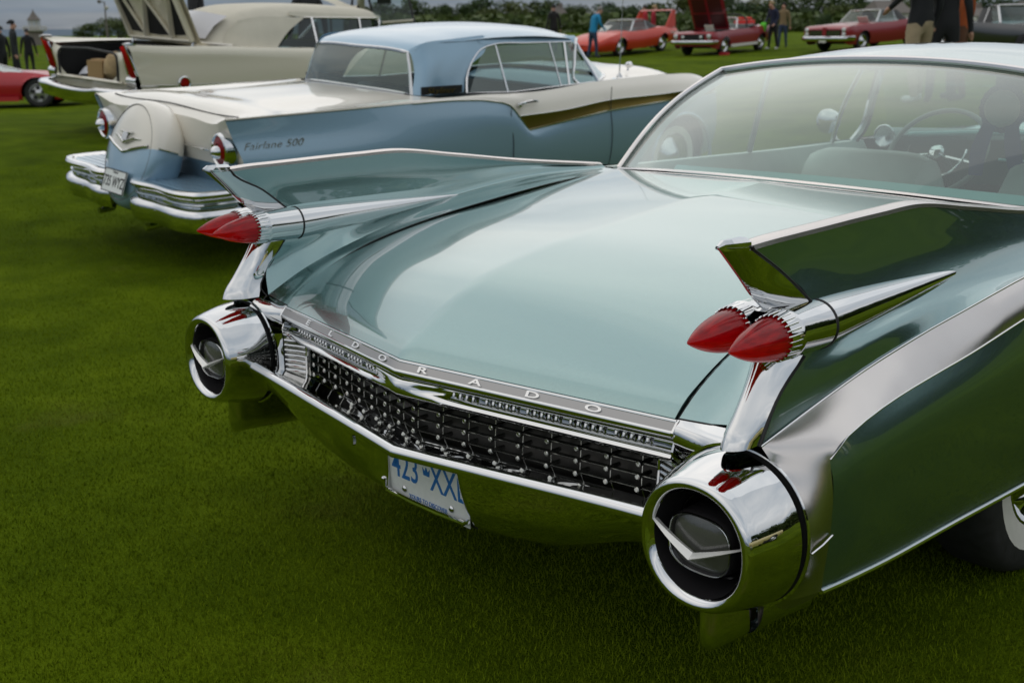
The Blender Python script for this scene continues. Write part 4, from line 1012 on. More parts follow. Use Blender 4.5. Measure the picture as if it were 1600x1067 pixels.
    for s in (1, -1):
        b.s = s
        path = [(.17, -.33), (.19, -.345), (.5, -.345), (.84, -.325), (.905, -.29), (.93, -.2), (.935, -.02)]
        P_ = catmull([(x, y, 0) for x, y in path], 46)
        prof = [(.05, .545), (.03, .556), (.010, .560), (-.010, .555), (-.020, .540), (-.016, .522), (.002, .508), (.020, .500), (.022, .488), (.010, .482), (.008, .474), (.020, .466), (.018, .454), (-.004, .447), (-.022, .435), (-.030, .41), (-.031, .38), (-.027, .345), (-.010, .31), (.04, .292)]
        rows = []
        for i, p_ in enumerate(P_):
            t = (P_[min(i+1, 45)]-P_[max(i-1, 0)]).normalized(); nrm = V((-t.y, t.x, 0))   # inward
            if nrm.y < 0 and abs(t.x) > .5: nrm = -nrm
            if abs(t.x) <= .5: nrm = V((-1, 0, 0))
            rows.append([p_ + nrm*o_ + V((0, 0, z_)) for o_, z_ in prof])
        ids = b.grid(rows); b.F(ids[0])
        for x in (.34, .52, .70): b.lathe([(0, .012), (-.012, .010), (-.016, 0)], (x, -.362, .40), 'y', 10)
    b.s = 1
    b.grid([[(-.175, -.33, z), (.175, -.33, z)] for z in (.30,)] and [[(x, y, z) for x in (-.175, .175)] for y, z in ((-.26, .44), (-.30, .448), (-.335, .44), (-.345, .42), (-.335, .385), (-.32, .33), (-.29, .31))])
    bp = b.build('bumper', chrome_s, car, sharp=40)
    for s in (1, -1):
        q = MB(s); q.tube([(.34, -.25, .27), (.34, -.33, .262), (.34, -.36, .262)], .022, 10); q.build('exhaust_tip', dullchrome, car)
    # roof
    rf = MB(); rows = []
    st = [(1.565, 1.305, .56), (1.62, 1.345, .585), (1.75, 1.385, .60), (2.05, 1.425, .61), (2.5, 1.445, .615), (3.0, 1.43, .61), (3.2, 1.405, .595), (3.29, 1.365, .575)]
    stc = catmull([(x, y, z) for y, z, x in st], 36)
    for p_ in stc:
        hw = p_.x; row = []
        for j in range(29):
            q = -1+j/14; a_ = abs(q); kf = min(1, .35+max(0, p_.y-1.56)/.5*.65); row.append((q*hw + math.copysign(.02*a_**6, q), p_.y + (.035*a_**3*max(0, 1-(p_.y-1.56)/.3)), p_.z - kf*(.055*a_**2.6 + .018*a_**10)))
        rows.append(row)
    rf.grid(rows)
    for s in (1, -1):
        rf.s = s
        # rear quarter pillar
        rf.patch([[(.66, 1.548, 1.0), (.64, 1.59, 1.15), (.575, 1.60, 1.288), (.56, 1.60, 1.30)], [(.70, 1.575, .999), (.672, 1.62, 1.15), (.615, 1.66, 1.30), (.598, 1.66, 1.335)], [(.73, 1.78, 1.0), (.70, 1.80, 1.15), (.635, 1.95, 1.325), (.612, 1.95, 1.368)], [(.745, 1.96, 1.005), (.705, 2.03, 1.15), (.637, 2.27, 1.318), (.610, 2.27, 1.388)]], 20, 5)
        rf.grid([[V((.637, 2.26, 1.318)).lerp(V((.622, 3.25, 1.312)), k/10), V((.632, 2.2, 1.345)).lerp(V((.60, 3.28, 1.345)), k/10), V((.60, 2.2, 1.385)).lerp(V((.575, 3.28, 1.36)), k/10)] for k in range(11)])
    rf.s = 1
    roof = rf.build('roof', skyblue, car, sharp=60)
    # glass
    g = MB(); lo = catmull([(-.66, 1.548, 1.0), (-.5, 1.505, 1.012), (0, 1.47, 1.02), (.5, 1.505, 1.012), (.66, 1.548, 1.0)], 25); hi = catmull([(-.56, 1.60, 1.285), (-.4, 1.585, 1.297), (0, 1.565, 1.30), (.4, 1.585, 1.297), (.56, 1.60, 1.285)], 25)
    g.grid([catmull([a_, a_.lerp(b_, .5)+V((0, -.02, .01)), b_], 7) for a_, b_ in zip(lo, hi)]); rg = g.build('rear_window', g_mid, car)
    e = MB(); e.tube(lo + hi[::-1] + [lo[0]], .013, 6); e.build('window_moulding', dullchrome, rg)
    for s in (1, -1):
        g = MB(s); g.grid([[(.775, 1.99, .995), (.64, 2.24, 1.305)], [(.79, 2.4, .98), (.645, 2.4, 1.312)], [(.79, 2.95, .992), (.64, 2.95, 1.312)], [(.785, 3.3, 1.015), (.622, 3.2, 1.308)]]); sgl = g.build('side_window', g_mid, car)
        e = MB(s); fr_ = [(.777, 1.965, 1.0), (.735, 2.00, 1.10), (.685, 2.10, 1.22), (.648, 2.22, 1.295), (.643, 2.32, 1.318), (.642, 2.7, 1.322), (.628, 3.19, 1.316)]
        e.tube(fr_, .007, 6, nu=24); e.tube([(.79, 2.36, .982), (.645, 2.36, 1.315)], .009, 6); e.tube([(.788, 2.93, .995), (.642, 2.93, 1.318)], .007, 6); e.tube([(.79, 3.02, 1.0), (.64, 3.10, 1.315)], .009, 6)
        e.tube([(.60, 3.28, 1.335), (.63, 3.24, 1.31), (.70, 3.16, 1.15), (.765, 3.10, 1.03), (.80, 3.12, 1.0)], .014, 6, nu=16); e.tube([(.78, 1.97, .998), (.80, 2.4, .982), (.80, 3.3, 1.012)], .007, 6); e.build('window_frame', chrome_s, sgl)
        k = MB(s); k.box((.728, 1.77, 1.03), (.012, .36, .055), Matrix.Rotation(R_(-3), 3, 'Z')); kk = k.build('roof_badge', black, car)
        if s == 1:
            o_ = mesh_obj('badge_script', script_mesh('Skyliner', .06, .003), gold, kk, frame((.7365, 1.76, 1.026), (.05, 1, 0), (-.1, 0, 1)))
    g = MB(); lo = catmull([(-.80, 3.34, 1.015), (-.6, 3.62, 1.04), (0, 3.72, 1.05), (.6, 3.62, 1.04), (.80, 3.34, 1.015)], 25); hi = catmull([(-.60, 3.25, 1.335), (-.45, 3.30, 1.35), (0, 3.34, 1.36), (.45, 3.30, 1.35), (.60, 3.25, 1.335)], 25)
    g.grid([[a_, b_] for a_, b_ in zip(lo, hi)]); wsg = g.build('windscreen', g_dark, car); e = MB(); e.tube(lo+hi[::-1]+[lo[0]], .012, 6); e.build('windscreen_frame', chrome_s, wsg)
    # scuttle and hood
    h = MB(); rows = [across(r, 29) for r in ([(0, 3.70, 1.05), (.6, 3.60, 1.038), (.80, 3.32, 1.014), (.845, 3.2, 1.018)], [(0, 4.0, 1.065), (.45, 4.0, 1.055), (.68, 3.9, 1.008), (.825, 3.75, 1.028)], [(0, 4.4, 1.05), (.45, 4.4, 1.04), (.66, 4.4, .985), (.80, 4.4, 1.022)], [(0, 4.85, .93), (.45, 4.85, .93), (.66, 4.83, .92), (.77, 4.80, .955)])]
    h.grid([catmull([r[i] for r in rows], 26) for i in range(29)]); h.build('bonnet', cream, car)
    f_ = MB(); f_.grid([across(r, 25) for r in ([(0, 4.85, .93), (.66, 4.83, .92), (.77, 4.80, .955)], [(0, 4.9, .7), (.66, 4.88, .7), (.89, 4.82, .66)], [(0, 4.88, .35), (.6, 4.86, .35), (.84, 4.82, .34)])]); f_.build('front_panel', dullchrome, car)
    an = MB(); an.lathe([(0, .028), (.015, .022), (.035, .010), (.04, .006)], (.74, 3.66, 1.026), 'z', 12, cap=True); an.tube([(.74, 3.66, 1.05), (.742, 3.66, 1.6), (.742, 3.655, 2.3)], [.0045, .003, .002], 6); an.build('aerial', dullchrome, car)
    o_ = MB(); o_.tube([(.55, 3.98, 1.05), (.55, 3.99, 1.09)], .008, 6); o_.lathe([(-.03, .0), (-.02, .022), (.02, .026), (.03, 0)], (.55, 3.99, 1.10), 'y', 10); o_.build('bonnet_mirror', chrome_s, car)
    mesh_obj('wing_script', script_mesh('Fairlane 500', .066, .004), script_m, car, frame((.926, .25, .80), (.03, 1, .0), (-.16, 0, 1)))
    seats(car, navy_v, (2.0, 2.85), .68, .66, .98)
    fl = MB(); fl.grid([[(-.85, .1, .3), (.85, .1, .3)], [(-.85, 4.7, .3), (.85, 4.7, .3)]]); fl.build('cabin_floor', blackpaint, car)
    da = MB(); da.grid([[(x, y, z) for x in (-.75, .75)] for y, z in ((3.3, .7), (3.28, .95), (3.4, 1.0), (3.65, 1.02))]); da.build('dashboard', skyblue, car)
    for s in (1, -1):
        for y in (1.32, 4.27): wheel('road_wheel', car, (s*.78, y, .33), .335, .18, s, white=True, rim_m=dullchrome)
    return place(car, pose_matrix(-5.14636, 2.13512, -.00371, .00923, .05738, .01983))

script_m = mat('script_chrome', (.50, .44, .33), .2, 1.0)
def script_mesh(txt, size, depth):
    me = text_mesh(txt, size, depth, 1.3, -.0012)
    for v in me.vertices: v.co.x += v.co.y*.55
    # a thin underline joins the letters as cast scripts do
    return me
grey_seam = mat('seam_grey', (.12, .11, .10), .6)
navy_v = mat('dark_blue_vinyl', (.03, .045, .06), .4)
chrome_s = mat('chrome_satin', (.74, .74, .75), .07, 1.0, noise_amt=.05, noise_scale=8, bump=.04, bump_scale=25)

def build_convertible():
    car = thing('cream_convertible', 'cream soft-top convertible with its boot lid raised and tall red tail lamps', 'car')
    V = Vector
    top = [(.885, .0, 1.022), (.885, .43, .997), (.880, 1.08, .976), (.87, 2.0, .94), (.86, 2.55, .925), (.85, 3.4, .925), (.83, 4.6, .92), (.76, 5.25, .88)]
    t2 = [(.905, .03, .985), (.91, .43, .965), (.91, 1.08, .945), (.90, 2.0, .91), (.895, 2.55, .895), (.89, 3.4, .89), (.87, 4.6, .88), (.79, 5.27, .84)]
    m1 = [(.915, .08, .80), (.93, .43, .80), (.935, 1.08, .79), (.935, 2.0, .77), (.935, 2.55, .76), (.93, 3.4, .76), (.91, 4.6, .76), (.83, 5.3, .74)]
    m2 = [(.93, .13, .62), (.95, .43, .61), (.955, 1.08, .60), (.955, 2.0, .59), (.955, 2.55, .59), (.95, 3.4, .59), (.93, 4.6, .60), (.85, 5.32, .6)]
    m3 = [(.93, .15, .46), (.945, .43, .44), (.95, 1.08, .42), (.95, 2.0, .41), (.95, 2.55, .41), (.945, 3.4, .41), (.925, 4.6, .42), (.84, 5.32, .45)]
    m4 = [(.89, .17, .34), (.90, .43, .28), (.905, 1.08, .25), (.905, 2.0, .25), (.905, 2.55, .25), (.90, 3.4, .25), (.885, 4.6, .26), (.81, 5.3, .34)]
    for s in (1, -1):
        b = MB(s); b.patch([top, t2, m1, m2, m3, m4], 110, 4)
        # inner side of the fin down to the deck level
        b.patch([top[:5], [(.83, .05, .985), (.83, .43, .975), (.82, 1.08, .968), (.81, 2.0, .94), (.80, 2.55, .93)], [(.74, .07, .955), (.73, .43, .965), (.72, 1.08, .97), (.72, 2.0, .95), (.72, 2.55, .93)]], 40, 3)
        cut_arch(b, 1.35, .25, .30); cut_arch(b, 4.5, .31, .36)
        side = b.build('body_side', ivory2, car, sharp=45)
        e = MB(s); e.tube([V(p)+V((.004, 0, -.035)) for p in catmull(m2, 60)], .012, 6); e.build('side_moulding', chrome_s, side)
        e = MB(s); e.lathe([(-.02, .085), (.02, .08), (.03, .07), (.025, .06)], (.95, .65, .595), 'x', 24); md = e.build('side_medallion', chrome_s, side)
        e = MB(s); e.lathe([(.024, .062), (.03, .03), (.03, .0)], (.95, .65, .60), 'x', 20); e.build('medallion_face', lens_red, md)
        # tail lamp in the fin end
        fe = catmull([(.885, .0, 1.015), (.905, .045, .88), (.925, .105, .69)], 14); fi = catmull([(.80, .03, .965), (.775, .055, .88), (.765, .10, .69)], 14)
        l = MB(s); l.grid([catmull([a_, a_.lerp(b_, .5)+V((0, -.045, 0)), b_], 9) for a_, b_ in zip(fe, fi)]); tl = l.build('tail_lamp', lens_red, car)
        l = MB(s); l.tube([p+V((.004, -.004, 0)) for p in fe], .012, 6); l.tube([p+V((-.004, -.004, 0)) for p in fi], .012, 6); l.tube([(.885, -.03, 1.022), (.885, .03, 1.024), (.885, .12, 1.018)], [.004, .016, .014], 6)
        l.build('lamp_bezel', chrome_s, tl)
        l = MB(s); l.patch([[(.925, .10, .69), (.765, .09, .69)], [(.93, .07, .66), (.76, .06, .66)], [(.93, .08, .56), (.76, .07, .56)]], 8, 4); l.build('lamp_base', chrome_s, tl)
        # rear quarter of the trunk opening frame
        f = MB(s); f.patch([[(.74, .07, .955), (.70, .08, .935), (.55, .08, .915)], [(.775, .055, .88), (.70, .05, .87), (.60, .06, .86)], [(.765, .09, .72), (.70, .06, .72), (.62, .06, .72)], [(.76, .08, .56), (.66, .06, .58), (.45, .06, .60)]], 8, 4); f.build('trunk_frame', ivory2, car)
    d = MB(); d.tube(polyline([(-.62, .05, .62), (-.63, .05, .82), (-.61, .055, .88), (-.55, .06, .91), (0, .08, .93), (.55, .06, .91), (.61, .055, .88), (.63, .05, .82), (.62, .05, .62)], 50), .014, 6); d.build('trunk_seal', black, car)
    d = MB(); d.grid([[(-.9, .10, .57), (.9, .10, .57)], [(-.9, .06, .585), (.9, .06, .585)], [(-.7, .04, .60), (.7, .04, .60)], [(-.7, .06, .62), (.7, .06, .62)]]); d.grid([[(-.9, .1, .57), (.9, .1, .57)], [(-.9, .12, .35), (.9, .12, .35)]]); d.build('rear_panel', ivory2, car)
    # trunk well
    t = MB(); t.grid([[(-.72, .08, .60), (.72, .08, .60)], [(-.72, 1.0, .55), (.72, 1.0, .55)], [(-.72, 1.02, .95), (.72, 1.02, .95)]])
    for s in (1, -1): t.s = s; t.grid([[(.70, .1, .55), (.70, .1, .93)], [(.70, 1.0, .55), (.70, 1.0, .95)]])
    t.s = 1; t.build('trunk_well', blackpaint, car)
    # raised lid: underside braces with dark recesses
    hinge = V((0, 1.02, .975)); a = R_(66)
    lm = Matrix.Translation(hinge) @ Matrix.Rotation(-(math.pi-a) + math.pi, 4, 'X') @ Matrix.Identity(4)
    lx = Matrix.Translation((0, 1.05, .985)) @ Matrix.Rotation(R_(-68), 4, 'X')
    def LP(x, v, h): return lx @ V((x, -v, h))          # v runs from the hinge to the lid's rear edge
    ld = MB(); rows = []
    outl = lambda v: .70 - .06*(v/1.05)**3
    ld.grid([[LP(q*outl(v), v, .05-.02*q*q) for q in [-1+k/8 for k in range(17)]] for v in [1.05*k/10 for k in range(11)]])
    ld.grid([[LP(q*outl(v)*.96, v, -.012) for q in (-1, 1)] for v in [1.0*k/10 for k in range(11)]])
    lidd = ld.build('boot_lid', ivory2, car)
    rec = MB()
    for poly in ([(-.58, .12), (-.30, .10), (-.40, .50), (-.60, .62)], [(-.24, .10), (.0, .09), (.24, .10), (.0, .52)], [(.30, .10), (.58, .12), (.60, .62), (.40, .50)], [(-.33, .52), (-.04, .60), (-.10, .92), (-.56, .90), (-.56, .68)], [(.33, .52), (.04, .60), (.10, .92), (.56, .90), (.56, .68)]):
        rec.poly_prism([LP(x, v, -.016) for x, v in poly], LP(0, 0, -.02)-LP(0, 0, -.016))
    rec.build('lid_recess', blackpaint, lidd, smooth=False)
    rib = MB()
    for q in ([(-.62, .05), (.62, .05)], [(-.63, .05), (-.60, .98)], [(.63, .05), (.60, .98)], [(-.6, .96), (.6, .96)], [(-.27, .08), (-.0, .56)], [(.27, .08), (0, .56)], [(-.27, .08), (-.5, .62)], [(.27, .08), (.5, .62)], [(0, .56), (0, .96)], [(-.0, .56), (-.58, .62)], [(0, .56), (.58, .62)]):
        rib.tube([LP(q[0][0], q[0][1], -.03), LP(q[1][0], q[1][1], -.03)], .032, 8, flat=(.7, 1.2))
    rib.build('lid_brace', ivory2, lidd)
    hg = MB()
    for x in (-.62, .62): hg.tube([LP(x, .03, -.02), (x, 1.0, .94), (x, 1.0, .85)], .012, 6)
    hg.build('lid_hinge', dullchrome, lidd)
    # deck strip and tonneau ahead of the lid
    dk = MB(); dk.grid([[(-.73, 1.02, .972), (0, 1.02, .985), (.73, 1.02, .972)], [(-.73, 1.3, .965), (0, 1.22, .985), (.73, 1.3, .965)]]); dk.build('rear_deck', ivory2, car)
    bt = MB(); bt.tube(catmull([(-.70, 1.5, .965), (-.4, 1.25, .99), (0, 1.18, 1.0), (.4, 1.25, .99), (.70, 1.5, .965)], 30), .03, 8, flat=(.7, 1.2)); bt.build('top_boot', cream, car)
    # soft top
    rf = MB(); rows = []
    cl = catmull([(1.22, .985, .62), (1.36, 1.15, .60), (1.55, 1.29, .60), (1.9, 1.385, .60), (2.4, 1.42, .61), (2.95, 1.42, .61), (3.5, 1.40, .60), (3.85, 1.37, .58), (3.95, 1.34, .57)], 44)
    for p in cl:
        y, z, hw = p; row = []
        for j in range(29):
            q = -1+j/14; aq = abs(q); x = math.copysign(hw*min(1, aq*1.12), q) if aq > 0 else 0
            drop = .035*aq**2 + (max(0, aq-.72)/.28)**1.7*.10
            row.append((math.copysign(hw*aq**.96, q) if q else 0, y + .18*aq**3*(1 if y < 1.7 else max(0, 1-(y-1.7)/.5)), z - drop*(1 if z > 1.2 else (z-.98)/.22)))
        rows.append(row)
    rf.grid(rows)
    for s in (1, -1):
        rf.s = s
        rf.patch([[(.60, 1.40, .965), (.60, 1.52, 1.13), (.598, 1.66, 1.24)], [(.73, 1.62, .955), (.68, 1.75, 1.13), (.612, 1.90, 1.28)], [(.78, 1.86, .945), (.71, 2.02, 1.13), (.625, 2.2, 1.285)], [(.80, 2.06, .935), (.725, 2.28, 1.10), (.635, 2.62, 1.272)]], 16, 5)
        rf.grid([[V((.635, 2.6, 1.272)).lerp(V((.60, 3.9, 1.245)), k/8), V((.625, 2.4, 1.30)).lerp(V((.585, 3.93, 1.27)), k/8), V((.60, 2.4, 1.345)).lerp(V((.56, 3.94, 1.29)), k/8)] for k in range(9)])
    rf.s = 1
    roof = rf.build('soft_top', cloth_cream, car, sharp=70)
    g = MB(); lo = catmull([(-.50, 1.31, 1.02), (0, 1.22, 1.03), (.50, 1.31, 1.02)], 15); hi = catmull([(-.52, 1.62, 1.255), (0, 1.52, 1.30), (.52, 1.62, 1.255)], 15)
    g.grid([[a_+V((0, -.045, .02)), a_.lerp(b_, .5)+V((0, -.075, .045)), b_+V((0, -.05, .035))] for a_, b_ in zip(lo, hi)]); g.build('rear_window', plastic_win, roof)
    for s in (1, -1):
        g = MB(s); g.grid([[(.80, 2.08, .935), (.64, 2.6, 1.265)], [(.81, 2.8, .925), (.63, 2.9, 1.262)], [(.81, 3.6, .925), (.60, 3.75, 1.25)]]); sgl = g.build('side_window', g_dark, car)
        e = MB(s); e.tube([(.81, 2.68, .93), (.645, 2.72, 1.27)], .014, 6); e.tube([(.81, 3.42, .93), (.625, 3.52, 1.262)], .01, 6); e.tube([(.64, 2.6, 1.272), (.60, 3.85, 1.255)], .010, 6); e.tube([(.60, 3.9, 1.25), (.70, 3.78, 1.08), (.80, 3.68, .93)], .016, 6)
        e.build('window_frame', chrome_s, sgl)
    g = MB(); g.grid([[(x, 4.2-.45*x*x, .95), (x*.74, 3.95-.1*x*x, 1.33)] for x in [-.8+1.6*k/12 for k in range(13)]]); g.build('windscreen', g_dark, car)
    h = MB(); h.patch([[(-.85, 3.5, .93), (-.5, 4.1, .955), (0, 4.2, .965), (.5, 4.1, .955), (.85, 3.5, .93)], [(-.83, 4.6, .92), (-.4, 4.6, .96), (0, 4.6, .98), (.4, 4.6, .96), (.83, 4.6, .92)], [(-.76, 5.25, .88), (-.4, 5.35, .87), (0, 5.38, .87), (.4, 5.35, .87), (.76, 5.25, .88)], [(-.81, 5.3, .34), (-.4, 5.45, .34), (0, 5.5, .34), (.4, 5.45, .34), (.81, 5.3, .34)]], 20, 5); h.build('bonnet', ivory2, car)
    # rear bumper
    b = MB(); pth = catmull([(-.955, .15, 0), (-.95, -.02, 0), (-.86, -.09, 0), (0, -.13, 0), (.86, -.09, 0), (.95, -.02, 0), (.955, .15, 0)], 50); rows = []
    for i, p in enumerate(pth):
        t = (pth[min(i+1, 49)]-pth[max(i-1, 0)]).normalized(); nrm = V((-t.y, t.x, 0)); sag = .035*(1-min(1, abs(p.x)/.5)**2)
        rows.append([p + nrm*o_ + V((0, 0, z_-sag)) for o_, z_ in ((.10, .55), (.03, .555), (.0, .545), (-.012, .52), (.0, .49), (.02, .44), (.05, .385), (.09, .37))])
    b.grid(rows); b.build('bumper', chrome_s, car, sharp=50)
    seats(car, navy_v, (2.3, 3.1), .68, .62, .95)
    fl = MB(); fl.grid([[(-.85, .15, .32), (.85, .15, .32)], [(-.85, 5.2, .32), (.85, 5.2, .32)]]); fl.build('cabin_floor', blackpaint, car)
    for s in (1, -1):
        for y in (1.35, 4.5): wheel('road_wheel', car, (s*.78, y, .33), .335, .18, s, white=True)
    M_ = place(car, pose_matrix(-10.747, 4.041, .093, .38, .056, .011)).matrix_world.copy()
    # things lying in the boot
    def inb(o, p): o.matrix_world = M_ @ Matrix.Translation(p); return o
    q = MB(); q.patch([[(-.3, -.2, 0), (0, -.22, .03), (.3, -.2, 0)], [(-.3, -.1, .09), (0, -.1, .12), (.3, -.1, .08)], [(-.3, .1, .10), (0, .1, .13), (.3, .1, .09)], [(-.3, .2, 0), (0, .2, 0), (.3, .2, 0)]], 10, 4)
    tag(inb(q.build('folded_blanket', cloth_white), (-.28, .45, .60)), 'white folded blanket at the back of the open boot', 'blanket')
    q = MB(); rr = random.Random(3)
    q.grid([[(.16*math.cos(a_)*math.sin(b_)*(1+.25*rr.random()), .14*math.sin(a_)*math.sin(b_)*(1+.25*rr.random()), .14+.15*math.cos(b_)*(1+.2*rr.random())) for a_ in [2*math.pi*k/12 for k in range(12)]] for b_ in [math.pi*k/8 for k in range(9)]], cv=True)
    tag(inb(q.build('canvas_bag', cloth_tan), (.32, .24, .60)), 'crumpled tan canvas bag in the open boot', 'bag')
    q = MB(); q.box((0, 0, .10), (.22, .24, .20), Matrix.Rotation(.3, 3, 'Z')); q.box((0, 0, .205), (.23, .1, .012), Matrix.Rotation(.3, 3, 'Z'))
    tag(inb(q.build('cardboard_box', cloth_card, smooth=False), (.02, .22, .60)), 'small cardboard box in the open boot', 'box')
    q = MB(); q.grid([[(.17*math.cos(a_)*math.sin(b_)*(1+.3*rr.random()), .13*math.sin(a_)*math.sin(b_), .1+.13*math.cos(b_)*(1+.2*rr.random())) for a_ in [2*math.pi*k/12 for k in range(12)]] for b_ in [math.pi*k/8 for k in range(9)]], cv=True)
    tag(inb(q.build('dark_jacket', cloth_dark), (.05, .42, .66)), 'dark bundled jacket in the open boot', 'jacket')
    q = MB(); q.tube([(-.18, 0, .03), (.2, .1, -.02)], .014, 8); tag(inb(q.build('wooden_handle', wood_o), (.1, .30, .86)), 'orange wooden handle sticking out of the boot clutter', 'tool handle')
    return car
cloth_cream = mat('cream_canvas', (.62, .58, .48), .85, noise_amt=.05, noise_scale=6, bump=.3, bump_scale=400)
plastic_win = mat('clear_vinyl_window', (.42, .42, .45), .12, .0, coat=1.0, bump=.25, bump_scale=6)
cloth_white = mat('white_cloth', (.65, .66, .70), .9); cloth_tan = mat('tan_canvas', (.42, .30, .16), .9, noise_amt=.3, noise_scale=9); cloth_card = mat('cardboard', (.40, .26, .12), .9); cloth_dark = mat('dark_cloth', (.02, .025, .03), .9); wood_o = mat('orange_wood', (.50, .20, .05), .6)

# ------------------------------------------------------------ the smaller cars further off
def small_car(car, st, axles, rad, body_m, track, gh=None, glass_m=None, roof_m=None, open_cabin=None, rim_m=None, arch=1.09, hole_hood=None):
    """st: (y, hw_sill, z_sill, hw_mid, z_mid, hw_belt, z_belt, z_centre) from nose to tail; y = 0 at the front axle"""
    V = Vector; n = 90
    sill = [(a[1], a[0], a[2]) for a in st]; low = [((a[1]*.35+a[3]*.65), a[0], a[2]*.5+a[4]*.5) for a in st]; mid = [(a[3], a[0], a[4]) for a in st]
    up = [((a[3]*.4+a[5]*.6)+.02, a[0], a[4]*.35+a[6]*.65) for a in st]; belt = [(a[5], a[0], a[6]) for a in st]
    b = MB()
    for s in (1, -1):
        b.s = s; b.patch([sill, low, mid, up, belt], n, 3)
    b.s = 1
    for y in axles: cut_arch(b, y, rad*.98, rad*arch)
    # top surfaces
    B_ = catmull(belt, n); Zc = catmull([(0, a[0], a[7]) for a in st], n)
    for k in range(n-1):
        y = (B_[k].y + B_[k+1].y)/2
        if open_cabin and open_cabin[0] > y > open_cabin[1]: continue
        if hole_hood and hole_hood[0] > y > hole_hood[1]: continue
        rows = []
        for q in (B_[k], B_[k+1]):
            zc = Zc[k].z if q is B_[k] else Zc[k+1].z
            rows.append([V((q.x*t, q.y, q.z + (zc-q.z)*(1-abs(t)**2.4))) for t in [-1+j/6 for j in range(13)]])
        b.grid(rows)
    body = b.build('body', body_m, car, sharp=40, merge=.0005)
    # ends
    for k in (0, -1):
        e = MB(); cols = [V(c[k]) for c in (sill, low, mid, up, belt)]
        e.grid([[V((p.x*t, p.y + (.0), p.z)) for t in (-1, -.5, 0, .5, 1)] for p in cols])
        e.build('end_panel', body_m, body)
    u = MB(); u.grid([[(-.75, st[0][0]-.1, .28), (.75, st[0][0]-.1, .28)], [(-.75, st[-1][0]+.1, .30), (.75, st[-1][0]+.1, .30)]])
    for y in axles: u.lathe([(-.70, rad*1.1), (.70, rad*1.1)], (0, y, rad*.98), 'x', 16, a0=0, a1=math.pi)
    u.build('underbody', blackpaint, car)
    for y in axles:
        for s in (1, -1): wheel('road_wheel', car, (s*(track/2+.02), y, rad), rad, .2, s, rim_m=rim_m or dullchrome)
    if gh:
        yb, yt_, yrt, yrb, zr, hb, hr, zb = gh
        g = MB()
        g.grid([[(x*hb, yb-.16*abs(x)**2, zb) for x in (-1, -.5, 0, .5, 1)], [(x*hr, yt_-.08*abs(x)**2, zr-.02) for x in (-1, -.5, 0, .5, 1)]]); g.build('windscreen', glass_m or g_dark, car)
        p = MB()
        for s in (1, -1):
            p.s = s; p.tube([(hb, yb-.16, zb), (hr, yt_-.08, zr-.02)], .028, 6)
        p.s = 1; p.tube([(-hr, yt_-.08, zr-.01), (0, yt_, zr), (hr, yt_-.08, zr-.01)], .025, 6, nu=10); p.build('windscreen_frame', dullchrome, car)
        if yrt is not None:
            r = MB(); r.grid([[(x*hr*1.02, y-.06*abs(x)**2, z-.05*abs(x)**3) for x in [-1+k/6 for k in range(13)]] for y, z in ((yt_, zr), (yt_-.15, zr+.03), ((yt_+yrt)/2, zr+.045), (yrt+.15, zr+.03), (yrt, zr))])
            for s in (1, -1):
                r.s = s; r.grid([[(hr*1.02, yrt+.30, zr-.05), (hb, yrb+.75, zb)], [(hr*1.0, yrt-.03, zr-.05), (hb, yrb+.2, zb)], [(hr*.9, yrt-.05, zr-.02), (hb*.85, yrb, zb)]])
            r.s = 1; r.build('roof', roof_m or body_m, car, sharp=50)
            g = MB(); g.grid([[(-hr*.9, yrt-.05, zr-.03), (hr*.9, yrt-.05, zr-.03)], [(-hb*.82, yrb, zb), (hb*.82, yrb, zb)]]); g.build('rear_window', g_dark, car)
            for s in (1, -1):
                g = MB(s); g.grid([[(hb, yb-.2, zb), (hr, yt_-.1, zr-.05)], [(hb, yrb+.75, zb), (hr*1.01, yrt+.30, zr-.05)]]); sg = g.build('side_window', glass_m or g_dark, car)
                e = MB(s); ym = (yb+yrb)/2-.15; e.tube([(hb, ym, zb), (hr*1.01, ym-.02, zr-.05)], .018, 6); e.build('window_divider', dullchrome, sg)
    return body
def lamp(parent, x, y, z, r, nm='headlight', d=1, m=None):
    h = MB(); h.lathe([(0, r*1.15), (.03*d, r*1.15), (.035*d, r)], (x, y, z), 'y', 16); o = h.build(nm, dullchrome, parent)
    h = MB(); h.lathe([(.03*d, r), (.05*d, r*.6), (.055*d, 0)], (x, y, z), 'y', 16); h.build('lamp_lens', m or lampglass, o); return o
def bar(parent, pts, r, m, nm, flat=None):
    b = MB(); b.tube(pts, r, 8, flat=flat, nu=max(len(pts), 14)); return b.build(nm, m, parent)
def quad_parts(parent, nm, m, *boxes):
    out_ = []
    for c, d in boxes:
        b = MB(); b.box(c, d); out_.append(b.build(nm, m, parent, smooth=False))
    return out_

